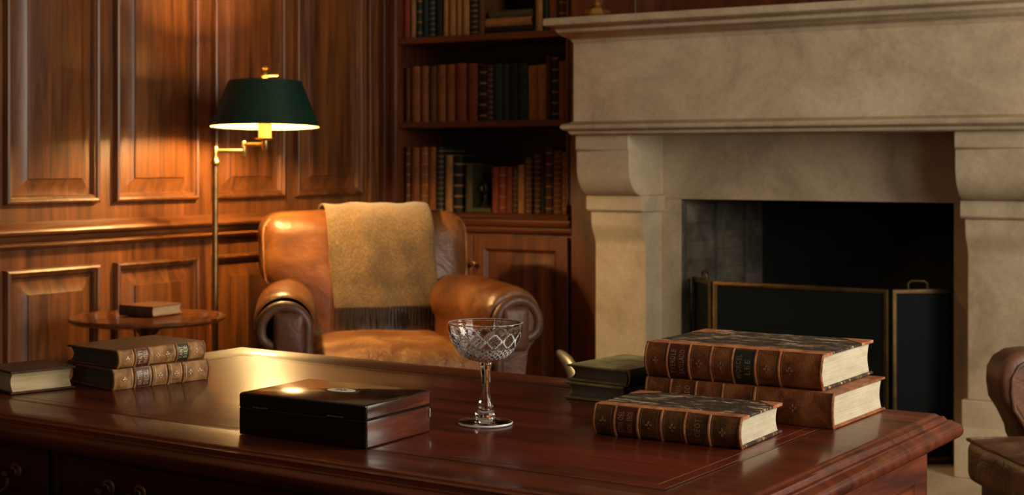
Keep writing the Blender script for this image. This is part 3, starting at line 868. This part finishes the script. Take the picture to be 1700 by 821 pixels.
for sg in (-1, 1):
    prof = arm_profile(sg)
    cxm = sum(p for p, q in prof) / len(prof)
    czm = .5
    ARM = dict(loc=(sg * .372, 0, 0), rot=(0, 0, sg * CPH))
    ls = []
    for y_, s_ in ((0.02, .93), (.028, .965), (.045, .99), (.07, 1.0), (.20, 1.0), (.35, 1.0), (.50, .985), (.66, .96), (.70, .90)):
        dz = .022 * math.sin(PI * min(1, (y_ + .1) / .9) * .9)
        ls.append([(cxm + (p - cxm) * s_, y_, (czm + (q - czm) * s_ + dz) if q > .2 else q) for p, q in prof])
    arm = MB().loops(ls).build('arm', M['leather'], CH, 50, 0, 0, **{'loc': ARM['loc'], 'rot': ARM['rot']})
    fp = [(cxm + (p - cxm) * .90, czm + (q - czm) * .90 if q > .2 else q + .01) for p, q in prof]
    lsf = [[(p, .022, q) for p, q in fp], [(p, .004, q) for p, q in fp], [(cxm + (p - cxm) * .93, -.002, czm + (q - czm) * .95) for p, q in fp]]
    fac = MB().loops(lsf).build('arm_facing', M['leather_dark'], arm, 50)
    c_ = (cxm + (sg * .012 - cxm) * .90, czm + (.602 - czm) * .90)
    m = MB()
    if sg > 0:
        path = spiral_path(c_, .040, .072, -110, -32, 8, lambda x, z: (x, -.004, z)) + spiral_path(c_, .075, .073, -25, 180, 24, lambda x, z: (x, -.004, z)) + [(c_[0] - .071, -.004, c_[1] - .04), (c_[0] - .069, -.004, c_[1] - .12), (c_[0] - .069, -.004, .12)]
    else:
        path = spiral_path(c_, .040, .072, 290, 212, 8, lambda x, z: (x, -.004, z)) + spiral_path(c_, .075, .073, 205, 0, 24, lambda x, z: (x, -.004, z)) + [(c_[0] + .071, -.004, c_[1] - .04), (c_[0] + .069, -.004, c_[1] - .12), (c_[0] + .069, -.004, .12)]
    m.tube([(x_, y_ + .008, z_) for x_, y_, z_ in path], .0185, 12)
    m.build('scroll_roll', M['leather_dark'], fac)
    m = MB()
    m.rbox((c_[0] - sg * .014, -.004, c_[1] - .018), (.100, .036, .150), .0175, 14, (0, .010, 0))
    m.build('scroll_pad', M['leather_dark'], fac, 70, 0, 1)
def taper(x, y, z): return (x * (1 - .16 * y / .6), y, z)
MB().rbox((0, .34, .235), (.62, .60, .27), .03, 8, (0, 0, 0), taper).build('seat_base', M['leather'], CH)
def seatf(x, y, z):
    x, y, z = taper(x, y, z)
    return (x, y, z + (.010 * mnoise.noise(Vector((x * 7, y * 7, 1.3))) + .005 * mnoise.noise(Vector((x * 17, y * 17, 4.3))) if z > .42 else 0))
MB().rbox((0, .29, .435), (.585, .64, .150), .055, 18, (.0, .02, .030), seatf).build('seat_cushion', M['leather_seat'], CH, 60, 0, 1)
def lean(x, y, z):
    t = (z - .40)
    k = max(0.0, min(1.0, (z - .56) / .16))
    k = k * k * (3 - 2 * k)
    w = .70 + .30 * k
    return (x * w, y + t * .20, z)
BK = MB().rbox((0, .645, .650), (.765, .20, .575), .07, 20, (.0, .045, .010), lean).build('backrest', M['leather'], CH, 60, 0, 1)
def lean_path(pts): return [lean(*p) for p in pts]
for sg in (-1, 1):
    pth = [(sg * .374, .582, z_) for z_ in (.42, .5, .6, .7, .8, .86)] + [(sg * .370, .582, .887), (sg * .345, .582, .918)]
    MB().tube(lean_path(pth), .0055, 8).build('piping', M['leather_seat'], BK)
for x_, y_ in ((-.33, .08), (.33, .08), (-.26, .62), (.26, .62)):
    MB().lathe([(.001, 0), (.018, 0), (.022, .02), (.030, .07), (.034, .103), (.001, .103)], (x_, y_, 0), 18).build('leg', M['desk_dark'], CH)

# mustard throw with dark fringe, laid over the surface of the chair back
from mathutils.bvhtree import BVHTree
dg = bpy.context.evaluated_depsgraph_get()
dg.update()
ev = BK.evaluated_get(dg)
em = ev.to_mesh()
bvh = BVHTree.FromPolygons([tuple(v.co) for v in em.vertices], [tuple(p.vertices) for p in em.polygons])
ev.to_mesh_clear()
def back_hit(o_, d_):
    h = bvh.ray_cast(Vector(o_), Vector(d_))
    return h[0]
def throw_section(x):
    pts = []
    zc = .78
    yc = .645 + (zc - .4) * .2
    for k in range(14):
        z = .600 + (zc - .600) * k / 14
        y = .645 + (z - .4) * .2
        h = back_hit((x, y, z), (0, -1, 0))
        pts.append((h, Vector((0, -1, 0))))
    for k in range(23):
        a_ = PI * k / 22
        d_ = Vector((0, -math.cos(a_), math.sin(a_)))
        pts.append((back_hit((x, yc, zc), d_), d_))
    for k in range(1, 8):
        z = zc - .2 * k / 8
        y = .645 + (z - .4) * .2
        pts.append((back_hit((x, y, z), (0, 1, 0)), Vector((0, 1, 0))))
    out = []
    n = len(pts)
    for i, (h, d_) in enumerate(pts):
        s_ = i / (n - 1)
        fold = .0045 * math.sin(x * 29 + 1.0 + s_ * 1.5) + .004 * math.sin(x * 53 + s_ * 6) + .005 * mnoise.noise(Vector((x * 9, s_ * 5, .4)))
        topw = math.exp(-((i - 22) / 7.0) ** 2)
        hang = max(0.0, 1 - i / 6)
        q = h + d_ * (.011 + fold * (1 - .6 * topw) + .014 * topw + .010 * hang)
        q.x = x + .014 * max(0.0, 1 - i / 14) + .004 * mnoise.noise(Vector((s_ * 6, x * 2, 8)))
        out.append(tuple(q))
    return out
x0_, x1_ = -.152, .238
nx_ = 40
cols = [throw_section(x0_ + (x1_ - x0_) * j / nx_) for j in range(nx_ + 1)]
ns_ = len(cols[0]) - 1
m = MB()
m.add([cols[j][i] for i in range(ns_ + 1) for j in range(nx_ + 1)],
      [(i * (nx_ + 1) + j, i * (nx_ + 1) + j + 1, (i + 1) * (nx_ + 1) + j + 1, (i + 1) * (nx_ + 1) + j) for i in range(ns_) for j in range(nx_)])
TH = m.build('throw_blanket', M['wool'], None, 80)
TH.location = (fx, fy, 0)
TH.rotation_euler = (0, 0, CH_A)
so = TH.modifiers.new('thick', 'SOLIDIFY')
so.thickness = .007
so.offset = 0
sb = TH.modifiers.new('subd', 'SUBSURF')
sb.levels = sb.render_levels = 2
tag(TH, 'mustard wool throw with dark fringe draped over the leather armchair back', 'throw blanket')
ntas = 34
for k in range(ntas):
    f_ = (ntas and k / (ntas - 1)) * nx_
    j = min(nx_ - 1, int(f_))
    p = Vector(cols[j][0]).lerp(Vector(cols[j + 1][0]), f_ - j)
    sw = random.uniform(-.005, .005)
    ln = random.uniform(.066, .078)
    pts = [p + Vector((0, -.002, .006)), p + Vector((sw * .2, -.003, -ln * .3)), p + Vector((sw * .7, -.005, -ln * .7)), p + Vector((sw, -.008 - random.uniform(0, .006), -ln))]
    MB().tube([tuple(q) for q in pts], [.0030, .0038, .0036, .0026], 7).build('tassel', M['fringe'], TH)

# ------------------------------------------------------------------ brown leather chair at the right edge
qx, qy = atd(1599, 3.515)
dxw, dyw = .10 * CS + 1.0 * SN, .10 * SN - 1.0 * CS
C2A = math.atan2(dyw, dxw)
o2 = (qx + .285 * math.cos(C2A), qy + .285 * math.sin(C2A), 0)
C2 = thing('leather_chair', 'brown leather chair with buttoned seat partly cut by the right frame edge', 'armchair', o2, C2A)
MB().rbox((0, .29, .415), (.57, .58, .105), .028, 16, (0, 0, .034), lambda x, y, z: (x, y, z + (.005 * math.sin((x * .8 + y) * 62) * max(0, 1 - (2 * x / .55) ** 2) if z > .42 else 0))).build('seat_cushion', M['leather_brown'], C2, 60, 0, 1)
rim = [(-.276, .008, .463), (.276, .008, .463), (.276, .57, .463), (-.276, .57, .463)]
MB().tube(rim, .005, 8, True).build('seat_welt', M['leather_brown'], C2)
MB().rbox((0, .30, .335), (.52, .54, .07), .012, 6).build('seat_rail', M['desk_dark'], C2)
for x_, y_ in ((-.235, .06), (.235, .06), (-.235, .54), (.235, .54)):
    MB().box(x_ - .024, x_ + .024, y_ - .024, y_ + .024, 0, .31).build('leg', M['desk_dark'], C2, 35, .004)
ap = [(.145, .44), (.138, .48), (.118, .52), (.098, .55), (.092, .59), (.094, .625), (.110, .652), (.138, .668), (.175, .672), (.26, .668), (.60, .66), (.62, .44)]
for sg in (-1, 1):
    a_ = MB().prism(ap, lambda a, p, q: (a, p, q), sg * .33 - .055, sg * .33 + .055).build('arm', M['leather_dark'], C2, 50, .022)
    wl_ = [(sg * .33 + k_ * .045, p - .003 + .03, q - .02 if q > .5 else q) for k_ in (0,) for p, q in ap[:9]]
    MB().tube([(sg * .33 + .057, p + .024, q - .018) for p, q in ap[1:10]], .005, 8).build('arm_welt', M['leather_brown'], a_)
    MB().rbox((sg * .33, .36, .375), (.07, .5, .15), .02, 6).build('arm_support', M['leather_brown'], C2)
MB().rbox((0, .62, .70), (.60, .12, .62), .05, 10, (0, .03, 0), lambda x, y, z: (x, y + (z - .4) * .2, z)).build('backrest', M['leather_brown'], C2, 60)

# ------------------------------------------------------------------ desk
DK_A = R(-1.9)
DC = (-1.3058, 1.7724)
DK = thing('desk', 'large polished mahogany pedestal desk with tooled leather top', 'desk', (DC[0], DC[1], 0), DK_A)
HX, HYD = .717, .404
gd = lambda a, b, n: (a, b, n)
m = MB()
m.rect(gd, -HX, HX, -HYD, HYD, [(.03, .722), (.012, .722), (.005, .7245), (.001, .729), (0, .7345), (.001, .740), (.005, .7445), (.011, .747), (.0125, .7495), (.018, .750), (.020, .7525), (.0215, .7555), (.027, .7560), (.029, .758), (.031, .7595), (.034, .760), (.118, .760), (.119, .7592)], True, True)
m.build('desktop', M['desk_top'], DK, 40)
MB().rect(gd, -HX + .1185, HX - .1185, -HYD + .1185, HYD - .1185, [(0, .7592), (0, .7597), (.001, .7599)]).build('leather_inset', M['desk_leather'], DK)
def ring(ins, w, mat, z=.7601):
    m = MB()
    gd2 = lambda a, b, n: (a, b, n)
    m.rect(gd2, -HX, HX, -HYD, HYD, [(ins, z - .0006), (ins, z + .0001), (ins + w, z + .0001), (ins + w, z - .0006)], False, False)
    return m.build('tooled_border', mat, DK)
ring(.1165, .0028, M['tooling_dark'], .7602)
ring(.1225, .0011, M['tooling'], .7600)
ring(.139, .0016, M['tooling'], .7600)
# carcase
FI = .045
yf = -HYD + FI
MB().box(-HX + FI, HX - FI, yf, HYD - FI, .585, .7225).build('frieze', M['desk_dark'], DK, 35, .003)
for sg in (-1, 1):
    xa, xb = (sg * (HX - FI), sg * (HX - FI - .40))
    xa, xb = min(xa, xb), max(xa, xb)
    MB().box(xa, xb, yf + .004, HYD - FI - .004, .07, .585).build('pedestal', M['desk_side'], DK, 35, .003)
    MB().box(xa - .012, xb + .012, yf - .010, HYD - FI + .010, 0, .07).build('plinth', M['desk_side'], DK, 35, .006)
    gs = (lambda a, b, n, sg=sg: (sg * (HX - FI + n), a, b))
    MB().rect(gs, yf, HYD - FI, .075, .7215, [(0, -.002), (0, .006), (.052, .006), (.054, .0045), (.058, .003), (.060, .003)], True).build('end_panel', M['desk_side'], DK, 25)
def drawer(x0, x1, z0, z1, pulls, key):
    gf = lambda a, b, n: (a, yf - n, b)
    d = MB().rect(gf, x0, x1, z0, z1, [(0, -.004), (0, .005), (.002, .0065), (.004, .006), (.006, .003), (.008, .003)], True).build('drawer', M['desk_dark'], DK, 25)
    for p in pulls:
        h = MB()
        for q in (-.031, .031):
            h.lathe([(.001, 0), (.0125, 0), (.0128, .0015), (.0105, .0028), (.0085, .0030), (.0070, .0055), (.0045, .0065), (.0045, .013), (.0060, .015), (.0062, .019), (.004, .0225), (.001, .0235)], (p + q, yf - .003, z1 - .040), 20, Matrix.Rotation(PI / 2, 4, 'X'))
        b = [(p + .031 * math.cos(R(t_)), yf - .0175, z1 - .041 - (.030 * math.sin(R(t_)) ** .6 if math.sin(R(t_)) > 0 else 0)) for t_ in range(180, -1, -12)]
        h.tube(b, .0026, 8)
        h.build('drawer_pull', M['old_brass'], d)
    if key is not None:
        k_ = MB()
        k_.lathe([(.001, 0), (.0065, 0), (.0065, .0016), (.001, .0018)], (key, yf - .003, z1 - .034), 16, Matrix.Rotation(PI / 2, 4, 'X'))
        k_.prism([(-.003, 0), (.003, 0), (.006, -.014), (-.006, -.014)], lambda a, p, q: (key + p, yf - .003 - a, z1 - .036 + q), 0, .0016)
        k_.build('keyhole_plate', M['old_brass'], d)
DIV0, DIV1 = -.342, -.320
drawer(-HX + FI + .025, DIV0, .598, .716, [-.620, -.445], -.53)
drawer(DIV1, .30, .598, .716, [-.186, .17], -.006)
drawer(.321, HX - FI - .025, .598, .716, [.41, .58], .495)
for sg in (-1, 1):
    xa, xb = sorted((sg * (HX - FI - .03), sg * (HX - FI - .37)))
    z_ = .575
    for k in range(3):
        drawer(xa, xb, z_ - .155, z_, [(xa + xb) / 2], None)
        z_ -= .163

# ------------------------------------------------------------------ ebony box
BX = thing('wooden_box', 'black wooden box with an oval ivory inlay on the desk', 'box', (-1.3453, 1.4704, .7605), R(.9))
bl, bw, bh, bs = .208, .1447, .0555, .036
g0 = lambda a, b, n: (a, b, n)
def split_box(z0, z1, nm, prof):
    o = MB().rect(g0, 0, bl, 0, bw, prof, True).build(nm, M['box_black'], BX, 40)
    for xs in (0, bl):
        sg = -1 if xs == 0 else 1
        gg = lambda a, b, n, xs=xs, sg=sg: (xs + sg * n, a, b)
        MB().rect(gg, .0032, bw - .0032, z0 + .002, z1 - .002, [(0, -.001), (0, .0004), (.0006, .0006)], True).build('end_veneer', M['box_red'], o)
    return o
split_box(0, bs, 'box_base', [(.001, 0), (0, .001), (0, bs - .0018), (.0012, bs - .0004)])
LID = split_box(bs, bh, 'lid', [(.0012, bs - .0004), (0, bs + .0010), (0, bh - .003), (.0012, bh - .0010), (.0035, bh)])
m = MB()
el = lambda rx, ry, z_: [(bl * .515 + rx * math.cos(2 * PI * k / 40), bw * .56 + ry * math.sin(2 * PI * k / 40), z_) for k in range(40)]
m.loops([el(.0215, .0135, bh - .0005), el(.0215, .0135, bh + .0004), el(.0205, .0125, bh + .0006)])
INL = m.build('oval_inlay', M['silver'], LID)
m = MB()
m.loops([el(.0285, .0165, bh - .0005), el(.0285, .0165, bh + .0002)])
m.build('inlay_border', M['box_red'], LID)
m = MB()
cxo, cyo = bl * .515, bw * .56
m.tube([(cxo - .008, cyo - .002, bh + .0007), (cxo - .003, cyo + .003, bh + .0007), (cxo + .003, cyo - .003, bh + .0007), (cxo + .009, cyo + .001, bh + .0007)], .0006, 6)
m.tube([(cxo + .002, cyo + .004, bh + .0007), (cxo + .006, cyo + .001, bh + .0007), (cxo + .003, cyo - .005, bh + .0007)], .0006, 6)
m.build('engraving', M['black'], INL)
for x_ in (.036, .160):
    MB().tube([(x_ - .013, -.0004, bs + .001), (x_ + .013, -.0004, bs + .001)], .0011, 8).build('hinge', M['steel'], BX)
m = MB()
m.rbox((bl + .001, bw * .97, bs - .010), (.003, .003, .012), .001, 4)
m.build('clasp', M['steel'], BX)

# ------------------------------------------------------------------ crystal coupe
GL_X, GL_Y = -1.1104, 1.7080
def coupe():
    out = [(.0366, .0002), (.0376, .0010), (.0379, .0022), (.0374, .0034), (.0360, .0040), (.030, .0046), (.020, .0058), (.0145, .0078), (.0135, .010), (.0142, .0135), (.0135, .0165), (.0105, .0190), (.0100, .022), (.0108, .025), (.0090, .030), (.0070, .036), (.0062, .045), (.0062, .056), (.0068, .066), (.0078, .075), (.0088, .0805), (.0094, .0825), (.0090, .0845), (.0100, .0865)]
    nb = 40
    for k in range(1, nb + 1):
        t = k / nb
        a_ = t * PI / 2
        r_ = .0100 + (.0516 - .0100) * math.sin(a_) ** .96
        z_ = .0865 + .0515 * (1 - math.cos(a_))
        out.append((r_, z_))
    out += [(.0518, .1388), (.0516, .1394), (.0511, .1397), (.0506, .1394)]
    nout = len(out)
    inn = [(.0503, .1388)]
    for k in range(nb, -1, -1):
        t = k / nb
        a_ = t * PI / 2
        r_ = max(.0005, .0500 * math.sin(a_))
        z_ = .0902 + .0480 * (1 - math.cos(a_))
        inn.append((r_, z_))
    N = 288
    ls = []
    cut = set()
    for i, (r_, z_) in enumerate(out + inn):
        l = []
        for k in range(N):
            th = 2 * PI * k / N
            rr = r_
            if i < nout and .090 < z_ < .1285:
                h = (z_ - .090) / .0385
                nd = 13
                u = th * nd / (2 * PI)
                amp = .0010 * min(1, h * 5) * min(1, (1 - h) * 8)
                if h > .42:
                    hh = (h - .42) / .58
                    d1 = abs(((u + hh * 1.0) % 1.0) - .5)
                    d2 = abs(((u - hh * 1.0) % 1.0) - .5)
                    w_ = .15
                    gr = max(0, 1 - d1 / w_, 1 - d2 / w_)
                else:
                    hh = h / .42
                    d1 = abs(((u * 2 + hh * 3.0) % 1.0) - .5)
                    d2 = abs(((u * 2 - hh * 3.0) % 1.0) - .5)
                    w_ = .34
                    gr = max(0, 1 - d1 / w_, 1 - d2 / w_)
                rr -= amp * gr
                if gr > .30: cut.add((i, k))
            if i < nout and .036 < z_ < .082:
                rr *= 1 - .035 * (1 + math.cos(th * 8)) / 2
            l.append((rr * math.cos(th), rr * math.sin(th), z_))
        ls.append(l)
    return MB().loops(ls, True, True), cut, N
G = thing('coupe_glass', 'cut crystal coupe glass standing alone on the desk', 'glass', (GL_X, GL_Y, .7604))
gm, cut, N_ = coupe()
# the bowl is one continuous piece of glass with its stem and foot
go = gm.build('bowl_and_stem', M['crystal'], G, 22)
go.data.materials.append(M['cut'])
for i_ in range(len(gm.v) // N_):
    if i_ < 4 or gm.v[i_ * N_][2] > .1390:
        cut.update((i_, k_) for k_ in range(N_))  # rim and foot edge whitened as a painted highlight, not ground
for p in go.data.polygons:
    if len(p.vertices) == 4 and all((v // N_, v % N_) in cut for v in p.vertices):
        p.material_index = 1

# ------------------------------------------------------------------ books on the desk
_fonts = {}
def text_flat(s, size):
    cu = bpy.data.curves.new('lettering', 'FONT')
    cu.body = s
    cu.size = size
    cu.align_x = 'CENTER'
    cu.align_y = 'CENTER'
    cu.resolution_u = 2
    cu.space_character = 1.15
    ob = bpy.data.objects.new('lettering', cu)
    sc.collection.objects.link(ob)
    dg = bpy.context.evaluated_depsgraph_get()
    dg.update()
    me = bpy.data.meshes.new_from_object(ob.evaluated_get(dg))
    vs = [tuple(v.co) for v in me.vertices]
    fs = [tuple(p.vertices) for p in me.polygons]
    bpy.data.objects.remove(ob)
    bpy.data.curves.remove(cu)
    bpy.data.meshes.remove(me)
    return vs, fs
FLEUR = []
for k in range(32):
    t = 2 * PI * k / 32
    rr = .35 + .65 * abs(math.cos(2 * t)) ** 1.4
    FLEUR.append((rr * math.cos(t), rr * math.sin(t)))

def desk_book(label, loc, ang, L, W, T, spine, board, pg, bands=(), labels=(), flowers=(), half=False, bulge=.20, group=None, edge='russet_edge', gold='gold', gilt_lines=True, band_mat=None, flower_size=.0052, rubbed_end=True):
    B = thing('book', label, 'book', loc, ang, group)
    tb = .0034
    b = T * bulge
    ov = .0045
    yof = b * .55
    def ys(z, e=0.0):
        t = max(0.0, min(1.0, z / T))
        return yof - b * math.sin(PI * t) ** .8 - e

    # boards
    for nm, z0, z1 in (('back_board', 0, tb), ('front_board', T - tb, T)):
        m = MB()
        gb_ = lambda a, c, n: (a, c, n)
        m.rect(gb_, 0, L, yof, W, [(.0008, z0), (0, z0 + .0008), (0, z1 - .0008), (.0008, z1)], True)
        bo = m.build(nm, M[board], B, 40)
        if half:
            zc0, zc1 = (z0 - .0001, z0 + .0001) if nm == 'back_board' else (z1 - .0002, z1 + .00045)
            if nm == 'front_board':
                m = MB().box(-.0003, L + .0003, yof - .001, yof + W * .15, z1 - tb - .0002, z1 + .0005)
                m.build('leather_strip', M[edge], bo)
                cs_ = W * .24
                for xc, sg in ((0, 1), (L, -1)):
                    m = MB()
                    tri = [(xc - sg * .0004, W + .0004), (xc + sg * cs_, W + .0004), (xc - sg * .0004, W - cs_)]
                    m.loops([[(p, q, z1 - tb - .0003) for p, q in tri], [(p, q, z1 + .0005) for p, q in tri]])
                    m.build('leather_corner', M[edge], bo, 30, .0004)
    # page block with hollow fore-edge
    poly = []
    n = 10
    for k in range(n + 1):
        z = tb + (T - 2 * tb) * k / n
        poly.append((W - ov - .0075 * math.sin(PI * k / n), z))
    for k in range(n, -1, -1):
        z = tb + (T - 2 * tb) * k / n
        poly.append((ys(z) + .0035, z))
    MB().prism(poly, lambda a, p, q: (a, p, q), ov, L - ov).build('page_block', M[pg], B, 50)
    # spine
    n = 16
    ns = 40
    ls = []
    for i in range(ns + 1):
        x = L * i / ns
        loop = []
        for k in range(n + 1):
            z = T * k / n
            e = .00035 * mnoise.noise(Vector((x * 90, z * 120, loc[0] * 9)))
            xx = x
            if i in (0, ns):
                xx += .0012 * mnoise.noise(Vector((z * 300, x * 50, loc[1] * 5)))
            loop.append((xx, ys(z) + e, z))
        for k in range(n, -1, -1):
            z = T * k / n
            loop.append((x, ys(z) + .003, max(.0004, min(T - .0004, z))))
        ls.append(loop)
    MB().loops(ls).build('spine', M[spine], B, 60)
    def arcpts(x, e, k0=0.0, k1=1.0, n=14):
        return [(x, ys(T * (k0 + (k1 - k0) * k / n), e), T * (k0 + (k1 - k0) * k / n)) for k in range(n + 1)]
    for fx_ in bands:
        MB().tube(arcpts(L * fx_, .0002, .01, .99), .0021, 8).build('raised_band', M[band_mat or edge], B, 70)
        if gilt_lines:
            m = MB()
            for dx in (-.0048, .0048):
                m.loops([arcpts(L * fx_ + dx - .0004, .0006, .03, .97), arcpts(L * fx_ + dx + .0004, .0006, .03, .97)], False, False, False)
            m.build('gilt_line', M['gold_dim'] if gold == 'gold' else M[gold], B)
    if rubbed_end:
        for xe in (.0018, L - .0018):
            MB().tube(arcpts(xe, -.0006, .0, 1.0), .0019, 8).build('rubbed_edge', M[edge], B, 70)
    for f0, f1, lm, lines, gmat in labels:
        m = MB()
        m.loops([arcpts(L * (f0 + (f1 - f0) * k / 4), .0007, .03, .97) for k in range(5)], False, False, False)
        lb = m.build('spine_label', M[lm], B, 60)
        for li, s in enumerate(lines):
            size = .0115 if len(lines) > 1 else .012
            size = min(size, L * (f1 - f0) / (len(lines) * 1.05))
            vs, fs = text_flat(s, size)
            if not vs: continue
            wmax = max(abs(v[0]) for v in vs)
            sc_ = min(1.2, T * .35 / wmax)
            xc = L * (f0 + (f1 - f0) * (li + .5 + (.06 if li == 0 else -.06)) / len(lines))
            out = []
            for x, y, z in vs:
                zz_ = T * .5 + x * sc_
                out.append((xc - y, ys(zz_, .0011), zz_))
            MB().add(out, fs).build('lettering', M[gmat], lb)
    for fx_ in flowers:
        m = MB()
        vs = []
        for p, q in FLEUR:
            zz_ = T * .5 + q * flower_size * 1.1
            vs.append((L * fx_ + p * flower_size, ys(zz_, .0008), zz_))
        vs.append((L * fx_, ys(T * .5, .0008), T * .5))
        nfl = len(FLEUR)
        m.add(vs, [(k, (k + 1) % nfl, nfl) for k in range(nfl) if k % 2 == 0 or k % 8 in (1, 7)])
        m.build('gilt_flower', M[gold], B)
    return B

DZ = .7604
rb6 = (.135, .265, .395, .515, .645, .775)
desk_book('large russet half-bound book lying on top of the right-hand pair', (-.9785, 1.9345, DZ + .0486), R(-1.0), .272, .202, .0492, 'russet', 'marble', 'pages',
          bands=(.135, .262, .388, .512, .640, .770), labels=((.142, .256, 'label_red', ('TYERDLE', 'BATLLADD'), 'gold'), (.520, .632, 'label_green', ('WORCEL', 'LEE'), 'gold_dim')), flowers=(.07, .325, .45, .705, .83), half=True, group=None, gold='gold_dim')
desk_book('wide russet leather book at the bottom of the right-hand pair', (-.9758, 1.9285, DZ), R(-2.26), .2895, .1965, .0480, 'russet', 'russet', 'pages',
          bands=(.145, .285, .43, .60), labels=((.155, .275, 'russet', ('TOULAUL', 'DELLADD'), 'gold'),), flowers=(.66, .80), half=False, gold='gold_dim', bulge=.12)
desk_book('smaller brown half-bound book with marbled top, frontmost on the desk', (-.9473, 1.7204, DZ), R(.45), .2105, .1390, .0395, 'brown_calf', 'marble', 'pages',
          bands=(.155, .315, .475, .635, .795), labels=((.165, .305, 'label_red', ('STIVI OEL', 'WORL EEOS'), 'gold'), (.645, .785, 'brown_calf', ('LOEOT',), 'gold_dim')), flowers=(.075, .395, .555, .885), half=True, gold='gold_dim')
desk_book('tan calf book with plum title label, under the other left-hand book', (-1.768, 1.641, DZ), R(77.7), .1795, .1435, .0325, 'tan_calf', 'board_brown', 'pages_dark',
          bands=(.215, .40, .565, .72), labels=((.225, .365, 'label_plum', ('NATTER', 'DIECIEL'), 'gold_pale'),), flowers=(.11, .475, .64, .79, .89), bulge=.16, edge='tan_calf', gold='gold_pale', flower_size=.0042)
desk_book('tan calf book with red and green labels, on top of the left-hand pair', (-1.7695, 1.652, DZ + .0331), R(83.3), .1755, .1345, .0285, 'tan_calf', 'board_brown', 'pages_dark',
          bands=(.19, .345, .66, .80), labels=((.205, .335, 'label_red', ('MATI', 'WATLIS'), 'gold_pale'), (.67, .79, 'label_green', ('YANT', 'SIEE'), 'gold_pale')), flowers=(.10, .44, .55, .89), bulge=.2, edge='tan_calf', gold='gold_pale', flower_size=.004)
desk_book('dark brown book with pale page edges, at the left end of the desk', (-1.9455, 1.6600, DZ), R(254.0), .106, .108, .0355, 'board_dark', 'board_dark', 'pages_warm', rubbed_end=False, bulge=.15, edge='board_dark')
desk_book('olive green book on top of its pair, left of the russet books', (-1.018, 1.955, DZ + .0262), R(83.65), .154, .1125, .0245, 'green_spine', 'green_board', 'pages_grey', bulge=.15, edge='russet_edge', rubbed_end=True)
desk_book('dark green book beneath the olive one, left of the russet books', (-1.020, 1.949, DZ), R(86.0), .152, .108, .0255, 'green_spine', 'green_board', 'pages_grey', bulge=.15, edge='green_board', rubbed_end=False)
# thin volume on the round table
desk_book('small dark book lying on the round side table', (-3.600, 3.368, TZ + .0005), R(5), .138, .150, .0330, 'board_dark', 'board_brown', 'pages_warm', bulge=.12, edge='board_dark', rubbed_end=False)
